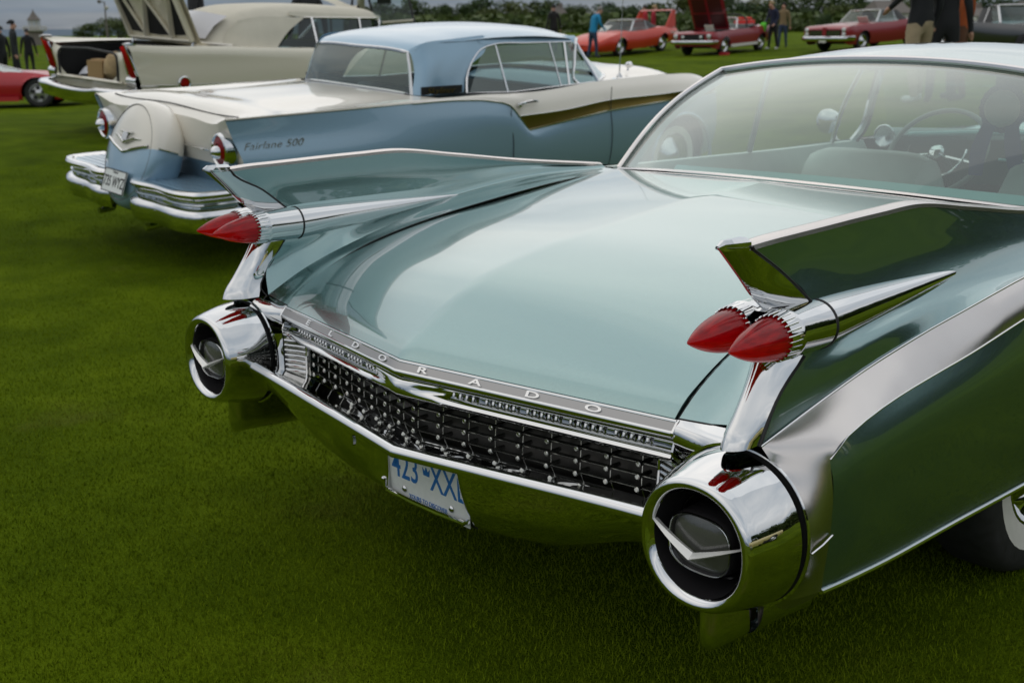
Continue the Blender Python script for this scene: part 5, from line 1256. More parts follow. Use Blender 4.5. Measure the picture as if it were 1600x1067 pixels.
def build_winged():
    car = thing('winged_coupe', 'orange-red coupe with a high rear wing and a pointed nose on the far lawn', 'car')
    st = [(1.42, .42, .30, .46, .40, .44, .50, .52), (1.25, .62, .26, .70, .42, .66, .58, .60), (.75, .80, .24, .90, .50, .82, .74, .78), (.2, .86, .24, .97, .56, .84, .84, .88), (-.6, .86, .24, .95, .56, .83, .88, .93), (-1.6, .86, .24, .95, .56, .83, .88, .93), (-2.3, .87, .26, .98, .60, .84, .92, .95), (-2.95, .87, .28, 1.0, .64, .84, .96, .98), (-3.6, .82, .36, .94, .66, .80, .93, .95), (-4.15, .76, .42, .86, .64, .76, .86, .88)]
    small_car(car, st, (0, -2.95), .345, orange_p, 1.5, gh=(-.72, -1.25, -2.2, -3.05, 1.30, .74, .60, .90), roof_m=black, arch=1.12)
    for s in (1, -1):
        w_ = MB(s); w_.grid([[(.80, -3.25, .92), (.84, -3.25, .92)], [(.76, -3.85, 1.55), (.80, -3.85, 1.55)], [(.76, -4.05, 1.57), (.80, -4.05, 1.57)], [(.80, -4.0, .90), (.84, -4.0, .90)]], cu=True)
        w_.patch([[(.84, -3.25, .92), (.80, -3.85, 1.55)], [(.845, -3.65, .92), (.805, -3.95, 1.56)], [(.84, -4.0, .90), (.80, -4.05, 1.57)]], 8, 3); w_.patch([[(.80, -3.25, .92), (.76, -3.85, 1.55)], [(.80, -4.0, .90), (.76, -4.05, 1.57)]], 8, 3)
        w_.build('wing_strut', orange_p, car)
    w_ = MB(); w_.patch([[(-.80, -3.82, 1.555), (.80, -3.82, 1.555)], [(-.80, -3.95, 1.585), (.80, -3.95, 1.585)], [(-.80, -4.12, 1.575), (.80, -4.12, 1.575)], [(-.80, -3.95, 1.56), (.80, -3.95, 1.56)], [(-.80, -3.82, 1.553), (.80, -3.82, 1.553)]], 8, 3); w_.build('rear_wing', orange_p, car)
    for s in (-1, 1):
        me = text_mesh('Plymouth', .20, .004, 1.0)
        mesh_obj('side_lettering', me, white_m, car, frame((s*.955, -3.62, .72), (.06*s, s*1, 0), (-.12*s, 0, 1)))
    quad_parts(car, 'nose_lamp_cover', black, ((-.42, 1.1, .60), (.34, .22, .02)), ((.42, 1.1, .60), (.34, .22, .02)))
    return place(car, WING_M)

def build_pony():
    car = thing('open_pony_car', 'crimson open-top car with its bonnet raised on the far lawn', 'car')
    st = [(.88, .74, .36, .84, .58, .80, .78, .80), (.80, .78, .30, .88, .56, .83, .82, .84), (.3, .82, .25, .91, .56, .85, .85, .89), (-.4, .83, .24, .90, .56, .85, .88, .93), (-.95, .83, .24, .90, .57, .85, .89, .93), (-2.0, .84, .24, .91, .60, .86, .89, .92), (-2.74, .85, .28, .93, .63, .87, .93, .95), (-3.4, .80, .36, .89, .64, .83, .92, .95), (-3.72, .76, .42, .84, .64, .80, .90, .92)]
    body = small_car(car, st, (0, -2.74), .325, maroon_p, 1.46, gh=(-.85, -1.2, None, None, 1.29, .76, .62, .90), glass_m=g_side, open_cabin=(-.98, -2.3), hole_hood=(.62, -.55))
    e = MB(); e.grid([[(-.72, .62, .60), (.72, .62, .60)], [(-.72, -.6, .62), (.72, -.6, .62)]]); 
    for k in range(5): e.box((-.3+.15*k, 0, .70), (.1, .6, .12))
    e.build('engine_bay', blackpaint, car)
    e = MB(); e.box((0, .1, .80), (.5, .55, .10)); e.build('air_cleaner', dullchrome, car)
    hm = Matrix.Translation((0, -.56, .93)) @ Matrix.Rotation(R_(64), 4, 'X')
    h = MB(xf=hm); h.grid([[(x, v, -.04*math.cos(x*1.5)) for x in [-.74+1.48*k/8 for k in range(9)]] for v in [1.32*k/6 for k in range(7)]]); h.grid([[(x, v, -.06) for x in (-.74, .74)] for v in (0, 1.32)])
    hood = h.build('bonnet', maroon_p, car)
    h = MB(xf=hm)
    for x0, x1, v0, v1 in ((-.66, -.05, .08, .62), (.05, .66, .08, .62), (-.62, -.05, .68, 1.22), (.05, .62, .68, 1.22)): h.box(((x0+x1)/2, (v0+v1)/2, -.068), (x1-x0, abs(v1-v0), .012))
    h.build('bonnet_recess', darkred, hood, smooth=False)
    g = MB(); g.box((0, .895, .66), (1.0, .03, .22)); g.build('front_grille', blackpaint, car, smooth=False)
    for s in (-1, 1): lamp(car, s*.70, .89, .70, .085); lamp(car, s*.38, .91, .68, .06, 'driving_lamp')
    bar(car, [(-.90, .62, .50), (-.88, .88, .50), (0, 1.0, .50), (.88, .88, .50), (.90, .62, .50)], .055, chrome_s, 'front_bumper', (1.2, .7))
    for s in (1, -1):
        b = MB(s); b.box((.915, -1.36, .32), (.02, 2.0, .10)); b.build('side_stripe', white_m, car)
    bar(car, [(-.62, -2.0, .9), (-.60, -2.02, 1.22), (-.4, -2.04, 1.32), (.4, -2.04, 1.32), (.60, -2.02, 1.22), (.62, -2.0, .9)], .03, black, 'roll_bar')
    seats(car, black, (-1.55, -2.3), .62, .55, .92)
    b = MB(); b.patch([[(-.7, -2.3, .93), (.7, -2.3, .93)], [(-.72, -2.5, 1.02), (.72, -2.5, 1.02)], [(-.7, -2.75, .95), (.7, -2.75, .95)]], 6, 4); b.build('folded_top', black, car)
    place(car, PONY_M)
    q = MB(); q.box((0, 0, 0), (.36, .02, .24)); o = q.build('show_card', white_m, smooth=False); tag(o, 'white show card standing in the open bonnet of the crimson car', 'sign'); o.matrix_world = PONY_M @ Matrix.Translation((-.45, .45, .98)) @ Matrix.Rotation(R_(-25), 4, 'X')
    q = MB(); q.box((0, 0, .05), (.3, .24, .10)); q.box((0, .05, .11), (.2, .1, .03)); o = q.build('red_wheel_chock', red_p); tag(o, 'red block on the grass by the front wheel of the open crimson car', 'wheel chock'); o.matrix_world = PONY_M @ Matrix.Translation((-.95, .2, .0))
    q = MB(); q.box((0, 0, .09), (.7, .4, .18)); q.tube([(-.3, 0, .18), (-.3, 0, .26), (.3, 0, .26), (.3, 0, .18)], .03, 6); o = q.build('red_cooler', bright_red); tag(o, 'bright red cool box on the boot of the open crimson car', 'cool box'); o.matrix_world = PONY_M @ Matrix.Translation((.1, -3.15, .95))
    return car

def build_muscle():
    car = thing('vinyl_top_coupe', 'dark red coupe with a black vinyl roof and a wide twin grille', 'car')
    st = [(.98, .80, .36, .90, .56, .88, .80, .80), (.90, .84, .30, .93, .56, .90, .84, .86), (.3, .86, .25, .95, .56, .90, .88, .92), (-.7, .86, .24, .95, .58, .88, .91, .96), (-1.8, .86, .24, .95, .60, .88, .92, .95), (-2.5, .86, .26, .96, .63, .90, .95, .98), (-2.95, .86, .28, .96, .64, .90, .96, .98), (-3.6, .82, .36, .93, .64, .86, .93, .95), (-4.2, .78, .42, .88, .62, .82, .86, .88)]
    small_car(car, st, (0, -2.92), .34, maroon_p, 1.5, gh=(-.72, -1.2, -2.25, -2.95, 1.33, .78, .64, .93), glass_m=g_side, roof_m=black)
    for s in (-1, 1):
        b = MB(); b.box((s*.36, .985, .66), (.62, .04, .20)); g = b.build('front_grille', blackpaint, car, smooth=False)
        for k in range(3):
            b = MB(); b.box((s*.36, 1.008, .61+.05*k), (.60, .012, .012)); b.build('grille_bar', dullchrome, g, smooth=False)
        for z in (.60, .75): lamp(car, s*.79, .96, z, .078)
    b = MB(); b.box((0, 1.0, .70), (.14, .08, .30)); b.build('nose_divider', maroon_p, car)
    bar(car, [(-.97, .60, .47), (-.94, .98, .47), (0, 1.08, .47), (.94, .98, .47), (.97, .60, .47)], .07, chrome_s, 'front_bumper', (1.2, .7))
    b = MB(); b.box((.0, 1.11, .42), (.30, .02, .15)); b.build('front_plate', white_m, car, smooth=False)
    seats(car, black, (-1.5, -2.3), .62, .55, .98)
    place(car, MUSC_M)
    q = MB(); q.box((0, 0, 0), (.42, .02, .26)); o = q.build('show_card', white_m, smooth=False); tag(o, 'white show card behind the windscreen of the dark red coupe', 'sign'); o.matrix_world = MUSC_M @ Matrix.Translation((-.45, -.55, 1.04)) @ Matrix.Rotation(R_(-35), 4, 'X')
    return car

def build_yellow():
    car = thing('pale_yellow_tourer', 'pale yellow open car parked to the right of the mint car', 'car')
    st = [(.85, .80, .36, .92, .58, .88, .88, .90), (.3, .86, .28, .97, .58, .92, .92, .95), (-.9, .86, .26, .97, .6, .90, .95, .99), (-2.2, .86, .26, .97, .62, .90, .96, .98), (-3.1, .86, .28, .98, .64, .90, .98, 1.0), (-4.3, .80, .4, .92, .64, .86, .96, .96)]
    small_car(car, st, (0, -3.0), .34, paint('pale_yellow_paint', (.62, .52, .22), 0, .4), 1.5, gh=(-.8, -1.15, None, None, 1.36, .78, .66, .95), glass_m=g_side, open_cabin=(-.95, -2.6))
    seats(car, black, (-1.6, -2.4), .65, .6, 1.0); lamp(car, -.72, .86, .72, .09); lamp(car, .72, .86, .72, .09)
    bar(car, [(-.95, .6, .48), (0, 1.0, .48), (.95, .6, .48)], .06, chrome_s, 'front_bumper'); bar(car, [(-.92, -4.2, .5), (0, -4.5, .5), (.92, -4.2, .5)], .06, chrome_s, 'rear_bumper')
    car.location = (8.2, 3.0, ground_z(8.2, 2.0)); car.rotation_euler = (0, 0, R_(-8)); return car

def build_wedge():
    car = thing('wedge_sports_car', 'red wedge-shaped sports car at the left edge of the lawn', 'car')
    st = [(.95, .70, .20, .80, .34, .76, .42, .44), (.6, .80, .18, .92, .42, .84, .60, .58), (0, .88, .18, .99, .50, .84, .76, .70), (-.6, .90, .17, 1.0, .50, .86, .80, .78), (-1.5, .92, .17, 1.02, .52, .90, .82, .86), (-2.6, .92, .2, 1.02, .56, .92, .92, .96), (-3.4, .88, .3, .98, .6, .92, .92, .94)]
    small_car(car, st, (0, -2.65), .325, red_p, 1.56, gh=(-.45, -1.55, -2.0, -2.9, 1.09, .80, .56, .76), glass_m=g_dark, rim_m=alloy, arch=1.10)
    for s in (1, -1):
        b = MB(s); b.box((1.0, -1.3, .21), (.05, 1.8, .10)); b.build('side_skirt', red_p, car)
        b = MB(s)
        for k in range(5):
            a_ = 2*math.pi*k/5+.3; b.lathe([(0, .045), (.02, .045)], (.885, .115*math.cos(a_), .325+.115*math.sin(a_)), 'x', 10, cap=True)
        b.build('wheel_hole', black, car)
    return place(car, WEDGE_M)
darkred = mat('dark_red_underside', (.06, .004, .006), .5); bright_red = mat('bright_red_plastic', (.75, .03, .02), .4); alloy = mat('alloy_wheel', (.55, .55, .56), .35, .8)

# ------------------------------------------------------------ people
skin_m = mat('skin', (.50, .27, .19), .55, sub=.1)
def cloth(name, c): return MATS.get(name) or mat(name, c, .85, noise_amt=.15, noise_scale=14, bump=.4, bump_scale=60)
def person(key, label, shirt, trousers, hair, face=0.0, lean=0.0, head_fwd=.0, arms=((.30, .03, .85), (-.30, .03, .85)), step=.10, long_coat=False, cap=False, scale=1.0, shoes=(.02, .02, .02), stoop=0.0):
    """standing figure grown from a jointed skeleton; local +y is where it faces"""
    V = Vector; bm = bmesh.new(); lay = bm.verts.layers.skin.verify(); part = {}
    def v(p, r, tag_):
        q = bm.verts.new(p); q[lay].radius = r if isinstance(r, tuple) else (r, r); part[q] = tag_; return q
    pel = v((0, 0, .93), (.165, .115), 'trousers'); pel[lay].use_root = True
    sp = lambda z, dy: (0, lean*(z-.93)+dy, z)
    wst = v(sp(1.08, 0), (.150, .105), 'shirt'); che = v(sp(1.30, stoop*.03), (.175, .120), 'shirt'); nk0 = v(sp(1.46, stoop*.06), (.11, .085), 'shirt')
    nk = v(sp(1.53, .015+stoop*.08+head_fwd*.3), .055, 'skin'); h1 = v(sp(1.62, .03+stoop*.1+head_fwd*.8), (.078, .092), 'skin'); h2 = v(sp(1.71, .025+stoop*.1+head_fwd), (.070, .088), 'skin')
    nose = v(sp(1.625, .135+stoop*.1+head_fwd*.8), .018, 'skin')
    for a, b in ((pel, wst), (wst, che), (che, nk0), (nk0, nk), (nk, h1), (h1, h2), (h1, nose)): bm.edges.new((a, b))
    for s, arm, st_ in ((1, arms[0], step), (-1, arms[1], -step)):
        hip = v((s*.10, 0, .86), (.105, .10), 'trousers'); kn = v((s*.115, st_*.5+.02, .48), (.068, .066), 'trousers'); an = v((s*.125, st_-.02, .09), (.050, .05), 'trousers'); toe = v((s*.15, st_+.15, .04), (.045, .035), 'shoe'); heel = v((s*.125, st_-.04, .045), (.045, .035), 'shoe')
        for a, b in ((pel, hip), (hip, kn), (kn, an), (an, heel), (heel, toe)): bm.edges.new((a, b))
        sh = v((s*.185, lean*.5+stoop*.05, 1.42), .070, 'shirt'); el = v((s*.255, (arm[1]+lean*.5)*.4-.05, (1.42+arm[2])/2-.02), .050, 'shirt'); wr = v(arm, .033, 'shirt')
        d = (V(arm)-el.co).normalized(); pa = v(V(arm)+d*.07, (.036, .022), 'skin')
        for a, b in ((nk0, sh), (sh, el), (el, wr), (wr, pa)): bm.edges.new((a, b))
        side = d.cross(V((0, 0, 1))).normalized() if abs(d.z) < .95 else V((0, 1, 0))
        for k, (o_, l_) in enumerate(((-.027, .065), (-.009, .075), (.009, .072), (.027, .055))):
            f = v(V(arm)+d*(.07+l_)+side*o_, .0095, 'skin'); bm.edges.new((pa, f))
        th = v(V(arm)+d*.075+side*-.062, .011, 'skin'); bm.edges.new((wr, th))
    info = [(q.co.copy(), part[q]) for q in bm.verts]; segs = [((a.verts[0].co.copy(), part[a.verts[0]], sum(a.verts[0][lay].radius)/2), (a.verts[1].co.copy(), part[a.verts[1]], sum(a.verts[1][lay].radius)/2)) for a in bm.edges]
    me = bpy.data.meshes.new('person'); bm.to_mesh(me); bm.free()
    o = bpy.data.objects.new('person', me); C.objects.link(o)
    o.modifiers.new('s', 'SKIN').use_smooth_shade = True; sb = o.modifiers.new('d', 'SUBSURF'); sb.levels = sb.render_levels = 1
    ev = o.evaluated_get(bpy.context.evaluated_depsgraph_get()); m2 = bpy.data.meshes.new_from_object(ev)
    o.modifiers.clear(); o.data = m2; bpy.data.meshes.remove(me)
    m2.materials.clear()
    ms = [shirt, trousers, skin_m, MATS.get('shoe_%02d' % int(shoes[0]*100)) or mat('shoe_%02d' % int(shoes[0]*100), shoes, .6)]
    for q in ms: m2.materials.append(q)
    idx = {'shirt': 0, 'trousers': 1, 'skin': 2, 'shoe': 3}
    for p in m2.polygons:
        c = p.center; best = None
        for (a, ta, r0), (b, tb, r1) in segs:
            ab = b-a; t = max(0, min(1, (c-a).dot(ab)/ab.length_squared)); d_ = (c-a-ab*t).length - (r0+(r1-r0)*t)
            tg = ta if t < .5 else tb
            if best is None or d_ < best[0]: best = (d_, tg)
        tg = best[1]
        if tg == 'trousers' and c.z > (.90 if not long_coat else .62): tg = 'shirt'
        p.material_index = idx[tg]; p.use_smooth = True
    tag(o, label, 'person')
    hc = V(sp(1.68, .01+stoop*.1+head_fwd))
    h = MB(); rows = []
    for i in range(8):
        b_ = (math.pi*.62)*i/7; rows.append([hc+V((math.cos(a_)*math.sin(b_)*.090, math.sin(a_)*math.sin(b_)*.108-.015-.02*(b_ > 1.2), .035+math.cos(b_)*.090)) for a_ in [2*math.pi*k/14 for k in range(14)]])
    h.grid(rows, cv=True)
    if cap: h.grid([[hc+V((x, .10, .045)), hc+V((x*.8, .19, .03))] for x in (-.07, -.03, .03, .07)])
    h.build('cap' if cap else 'hair', hair, o)
    # collar and hem give the clothes an edge
    k = MB(); k.tube([V(sp(1.475, .01+stoop*.06))+V((.075*math.cos(a_), .065*math.sin(a_), .012*math.sin(a_))) for a_ in [2*math.pi*j/14 for j in range(15)]], .012, 6, cap=False); k.build('collar', shirt, o)
    e_ = MB()
    for s in (1, -1): e_.lathe([(-.01, 0), (-.006, .018), (.006, .020), (.010, 0)], tuple(h1v(sp, stoop, head_fwd)+V((s*.083, 0, 0))), 'x', 10, sx=.7, sz=1.3)
    e_.build('ears', skin_m, o)
    p = PEOPLE_AT[key]
    o.location = (p.x, p.y, p.z); o.rotation_euler = (0, 0, face); o.scale = (scale,)*3
    return o
def h1v(sp, stoop, head_fwd): return Vector(sp(1.635, .02+stoop*.1+head_fwd*.8))
hair_grey = mat('grey_hair', (.25, .23, .21), .8); hair_dark = mat('dark_hair', (.02, .017, .015), .7); hair_fair = mat('fair_hair', (.42, .30, .16), .8); hair_black_cap = mat('black_cap', (.012, .012, .014), .8)
def build_rosette():
    t = thing('award_rosette', 'pale award rosette with blue ribbons hanging inside the mint car windscreen', 'rosette', (-.05, 3.24, 1.09))
    b = MB(); b.lathe([(0, 0), (-.012, .02), (-.012, .062), (0, .075), (.004, .0)], (0, 0, 0), 'y', 28); b.build('centre_disc', cloth('cream_satin', (.45, .47, .40)), t)
    b = MB(); b.grid([[Vector((math.cos(a)*r, .004+.012*(k % 2), math.sin(a)*r)) for k, a in enumerate([2*math.pi*j/40 for j in range(40)])] for r in (.065, .10)], cv=True); b.build('pleated_ring', cloth('blue_ribbon', (.02, .04, .20)), t)
    for x in (-.045, .045):
        b = MB(); b.patch([[(x-.03, 0, -.06), (x*1.6-.035, -.02, -.17), (x*2-.03, .01, -.28)], [(x+.03, 0, -.06), (x*1.6+.035, -.02, -.17), (x*2+.03, .01, -.28)]], 8, 2); b.build('ribbon_tail', cloth('blue_ribbon', (.02, .04, .20)), t)
    b = MB(); b.tube([(0, 0, .07), (0, .03, .11)], .004, 5); b.build('hanging_loop', cloth('blue_ribbon', (.02, .04, .20)), t)
def build_people():
    dark = cloth('charcoal_jacket', (.014, .015, .018)); denim = cloth('denim', (.03, .05, .10)); blackt = cloth('black_trousers', (.012, .012, .014)); khaki = cloth('khaki_trousers', (.36, .28, .18))
    right = math.atan2(-_r2.y, -_r2.x)  # helper heading angles
    yawv = math.atan2(_f.y, _f.x) - math.pi/2      # facing away from the camera
    o = person('blue', 'man in a bright blue shirt and jeans bending by the orange-red coupe', cloth('bright_blue_shirt', (.01, .22, .42)), denim, hair_grey, yawv-1.0, lean=.16, head_fwd=.10, arms=((.24, .36, 1.0), (-.2, .3, .98)), stoop=1)
    q = MB(); q.box((0, 0, 0), (.50, .36, .012)); c = q.build('paper_sheet', white_m, smooth=False); tag(c, 'white sheet held by the man in the bright blue shirt', 'paper'); c.matrix_world = Matrix.Translation(PEOPLE_AT['blue']+Vector((0, 0, 1.0))) @ Matrix.Rotation(yawv-1.0, 4, 'Z') @ Matrix.Translation((.10, .46, .02)) @ Matrix.Rotation(R_(35), 4, 'X')
    person('navy', 'fair-haired person in a navy jacket beside the open crimson car', cloth('navy_jacket', (.015, .02, .05)), blackt, hair_fair, yawv+2.2, head_fwd=.08, arms=((.2, .26, 1.0), (-.22, .22, .95)), shoes=(.7, .7, .7), stoop=1)
    q = MB(); q.patch([[(-.12, 0, .1), (.12, 0, .1)], [(-.14, .05, .0), (.14, .05, 0)], [(-.10, .02, -.24), (.12, .02, -.24)]], 5, 3); q.patch([[(-.12, 0, .1), (.12, 0, .1)], [(-.14, -.05, .0), (.14, -.05, 0)], [(-.10, .02, -.24), (.12, .02, -.24)]], 5, 3)
    c = q.build('green_bag', cloth('lime_cloth', (.12, .60, .04))); tag(c, 'lime green bag carried by the person in the navy jacket', 'bag'); c.matrix_world = Matrix.Translation(PEOPLE_AT['navy']+Vector((0, 0, .86))) @ Matrix.Rotation(yawv+2.2, 4, 'Z') @ Matrix.Translation((.20, .34, .05))
    person('tan', 'person in a tan jacket behind the navy-jacketed one', cloth('tan_jacket', (.22, .16, .08)), denim, hair_dark, yawv+2.6, scale=.98)
    person('back1', 'dark-haired person in a red and white top behind the orange-red coupe', cloth('red_top', (.42, .02, .03)), denim, hair_dark, yawv+1.2)
    person('back2', 'fair-haired person in a red top behind the orange-red coupe', cloth('crimson_top', (.33, .015, .03)), denim, hair_fair, yawv-1.8, head_fwd=.05)
    person('hood', 'person in black with a dark cap beyond the blue roof', cloth('black_coat', (.012, .012, .013)), blackt, hair_black_cap, yawv+.3, cap=True)
    person('l1', 'person in a black jacket at the far left edge', cloth('black_jacket', (.010, .011, .013)), blackt, hair_dark, yawv+1.1, scale=.97)
    person('l2', 'tall man in a dark coat and green-black cap near the left edge', cloth('dark_coat', (.014, .017, .018)), blackt, hair_black_cap, yawv-1.2, cap=True, long_coat=True, scale=1.06)
    person('l3', 'small figure in black beyond the two at the left', cloth('black_suit', (.008, .008, .010)), blackt, hair_dark, yawv+.4, scale=.95)
    person('c1', 'man in a dark jacket with a yellow collar behind the raised boot lid', dark, blackt, hair_grey, yawv-1.4, head_fwd=.05)
    k = MB(); k.tube([PEOPLE_AT['c1']+Vector((.085*math.cos(a_), .085*math.sin(a_), 1.50+.01*math.sin(a_))) for a_ in [2*math.pi*j/14 for j in range(15)]], .022, 6, cap=False); c = k.build('yellow_collar', cloth('yellow_scarf', (.55, .40, .12))); tag(c, 'yellow scarf round the neck of the man behind the raised boot lid', 'scarf')
    person('c2', 'person in a black cap behind the cream soft top', dark, blackt, hair_black_cap, yawv+.5, cap=True, scale=.97)
    person('d1', 'person in a black jacket and khaki trousers behind the mint car roof', cloth('jet_jacket', (.010, .011, .014)), khaki, hair_dark, yawv+.4, arms=((.24, .05, .88), (-.30, .16, 1.10)), shoes=(.6, .6, .6))
    person('d2', 'person in a charcoal coat standing beside the black jacket', dark, blackt, hair_grey, yawv-.3, long_coat=True)
    person('d3', 'person in a rust orange jacket beyond the charcoal coat', cloth('rust_jacket', (.36, .075, .015)), cloth('brown_trousers', (.12, .05, .025)), hair_dark, yawv+.9)

# ------------------------------------------------------------ trees, far buildings, poles
leaf_m = None
def leaf_material():
    m = bpy.data.materials.new('leaves'); m.use_nodes = True; t = m.node_tree; b = t.nodes['Principled BSDF']; b.inputs['Roughness'].default_value = .65; b.inputs['Specular IOR Level'].default_value = .25
    oi = t.nodes.new('ShaderNodeObjectInfo'); tc = t.nodes.new('ShaderNodeTexCoord'); n = t.nodes.new('ShaderNodeTexNoise'); n.inputs['Scale'].default_value = 1.3; n.inputs['Detail'].default_value = 4; t.links.new(tc.outputs['Object'], n.inputs['Vector'])
    a = t.nodes.new('ShaderNodeMath'); a.operation = 'ADD'; t.links.new(oi.outputs['Random'], a.inputs[0]); t.links.new(n.outputs['Fac'], a.inputs[1])
    h = t.nodes.new('ShaderNodeMath'); h.operation = 'MULTIPLY'; h.inputs[1].default_value = .5; t.links.new(a.outputs[0], h.inputs[0])
    r = t.nodes.new('ShaderNodeValToRGB'); t.links.new(h.outputs[0], r.inputs[0]); e = r.color_ramp.elements
    e[0].position = .2; e[0].color = (.030, .062, .018, 1); e[1].position = .85; e[1].color = (.120, .135, .030, 1); q = r.color_ramp.elements.new(.5); q.color = (.058, .092, .024, 1)
    t.links.new(r.outputs[0], b.inputs['Base Color']); return m
def crown_mesh(seed, n=900, lumps=9):
    """leaf clumps spread through several overlapping lobes; unit height"""
    r = random.Random(seed); b = MB(); lobes = []
    for k in range(lumps):
        a = r.random()*2*math.pi; d = r.random()**.5*.34; z = .38+.50*r.random(); lobes.append((d*math.cos(a), d*math.sin(a), z, .17+.13*r.random()))
    for k in range(n):
        cx_, cy_, cz_, rr = r.choice(lobes); u = Vector((r.gauss(0, 1), r.gauss(0, 1), r.gauss(0, 1))).normalized()*(rr*(r.random()**.35)); p = Vector((cx_, cy_, cz_)) + Vector((u.x, u.y, u.z*.85))
        s = .016+.022*r.random(); x = Vector((r.gauss(0, 1), r.gauss(0, 1), r.gauss(0, .6))).normalized(); y = x.cross(Vector((r.gauss(0, 1), r.gauss(0, 1), r.gauss(0, 1)))).normalized()
        i = [b.P(p+x*s*c1+y*s*c2) for c1, c2 in ((-1, -.5), (0, -.8), (1, -.2), (.5, .7), (-.6, .8))]; b.F(i)
    return b
def build_trees():
    lm = leaf_material(); bark = mat('bark', (.06, .045, .03), .9, noise_amt=.3, noise_scale=6)
    cm, tm = [], []
    for k in range(6):
        o = crown_mesh(20+k, 1700, 12).build('crown', lm, smooth=False); cm.append(o.data); bpy.data.objects.remove(o)
        b = MB(); b.tube([(0, 0, -.03), (.01, 0, .25), (-.01, .02, .5), (.0, .0, .78)], [.035, .025, .016, .005], 7)
        rr = random.Random(k)
        for j in range(5):
            a = rr.random()*6.28; z = .28+.1*j; b.tube([(0, 0, z), (.12*math.cos(a), .12*math.sin(a), z+.10), (.25*math.cos(a), .25*math.sin(a), z+.17)], [.014, .008, .003], 5)
        o = b.build('trunk', bark); tm.append(o.data); bpy.data.objects.remove(o)
    r = random.Random(11)
    def tree(p, h, wdt, label, group=None, k=None):
        k = r.randrange(6) if k is None else k
        t = thing('leafy_tree', label, 'tree', p, (0, 0, r.random()*6.28), group); t.scale = (wdt, wdt, h)
        for nm, me in (('trunk', tm[k]), ('crown', cm[k])):
            c = bpy.data.objects.new(nm, me); C.objects.link(c); c.parent = t
    # the long line of trees behind the cars
    lab = 'one of the broad green trees in the line across the back of the field'
    for row, (dep, vt, n) in enumerate(((235, 6, 26), (205, 16, 24), (182, 27, 18))):
        for k in range(n):
            u = 560 + (1640-560)*(k+.5*(row % 2)+.3*r.random())/n
            if row == 2 and (1340 < u < 1420 or 1480 < u < 1560): continue
            base = view_point(u, 54, dep); base.z = ground_z(base.x, base.y)-.3
            top = view_point(u, vt+r.uniform(-7, 7)-(8 if u > 1050 else 0), dep).z; h = max(2.5, top-base.z)
            tree(base, h, h*r.uniform(1.0, 1.5), lab, 'trees in the line across the back of the field')
    for u, vt, dep, w_, label in ((131, 39, 150, 1.5, 'small dark tree standing alone left of the raised boot lid'), (157, 37, 165, 1.5, 'round green tree in the middle of three by the light pole'), (186, 29, 150, 1.7, 'tallest green tree beside the raised boot lid'), (208, 34, 160, 1.5, 'green tree half hidden by the raised boot lid')):
        base = view_point(u, 66, dep); base.z = ground_z(base.x, base.y)-.3; h = view_point(u, vt, dep).z-base.z; tree(base, h, h*w_, label)
    # unseen trees added around the near sides to darken reflections in paint and chrome
    for k in range(60):
        if k < 36: a = R_(10 + 64*(k+.6*r.random())/36); dd = r.uniform(56, 74)
        else: a = R_(80 + 172*(k-36+.6*r.random())/24); dd = r.uniform(84, 110)
        q = Vector((CAM.x+dd*math.sin(a), CAM.y+dd*math.cos(a), 0)); q.z = ground_z(q.x, q.y)-.4; h = r.uniform(10, 13.5) if k < 36 else r.uniform(5, 8); tree(q, h, h*r.uniform(.9, 1.3), 'one of the unseen trees added on the near side of the field to darken reflections', 'unseen trees added on the near side of the field')
    # undergrowth closing the gaps under the line
    rr = random.Random(5); b = MB()
    for k in range(9000):
        u = rr.uniform(540, 1680); dep = rr.uniform(186, 238); q = view_point(u, 50, dep); z0 = ground_z_fast(q.x, q.y); hh = rr.random()**.8*3.0
        q.z = z0+hh; s = .35+.4*rr.random(); x = Vector((rr.gauss(0, 1), rr.gauss(0, 1), rr.gauss(0, .6))).normalized(); y = x.cross(Vector((rr.gauss(0, 1), rr.gauss(0, 1), rr.gauss(0, 1)))).normalized()
        b.F([b.P(q+x*s*c1+y*s*c2) for c1, c2 in ((-1, -.5), (0, -.8), (1, -.2), (.5, .7), (-.6, .8))])
    b2 = MB()  # unseen foliage added so no sky shows between trunks in the paint's reflections
    for k in range(7000):
        a = R_(rr.uniform(4, 84)); dd = rr.uniform(55, 76); q = Vector((CAM.x+dd*math.sin(a), CAM.y+dd*math.cos(a), 0)); q.z = ground_z_fast(q.x, q.y)+rr.random()*5.2; s = .35+.4*rr.random()
        x = Vector((rr.gauss(0, 1), rr.gauss(0, 1), rr.gauss(0, .6))).normalized(); y = x.cross(Vector((rr.gauss(0, 1), rr.gauss(0, 1), rr.gauss(0, 1)))).normalized()
        b2.F([b2.P(q+x*s*c1+y*s*c2) for c1, c2 in ((-1, -.5), (0, -.8), (1, -.2), (.5, .7), (-.6, .8))])
    o = b2.build('added_bushes', lm, smooth=False); kind(o, 'stuff'); o['label'] = 'unseen foliage added under the near side trees to close gaps in reflections'; o['category'] = 'added_bushes'
    o = b.build('undergrowth', lm, smooth=False); kind(o, 'stuff'); o['label'] = 'tangled undergrowth filling the foot of the far tree line'; o['category'] = 'undergrowth'
_gc = {}
def ground_z_fast(x, y):
    k = (round(x/4), round(y/4))
    if k not in _gc: _gc[k] = ground_z(x, y)
    return _gc[k]
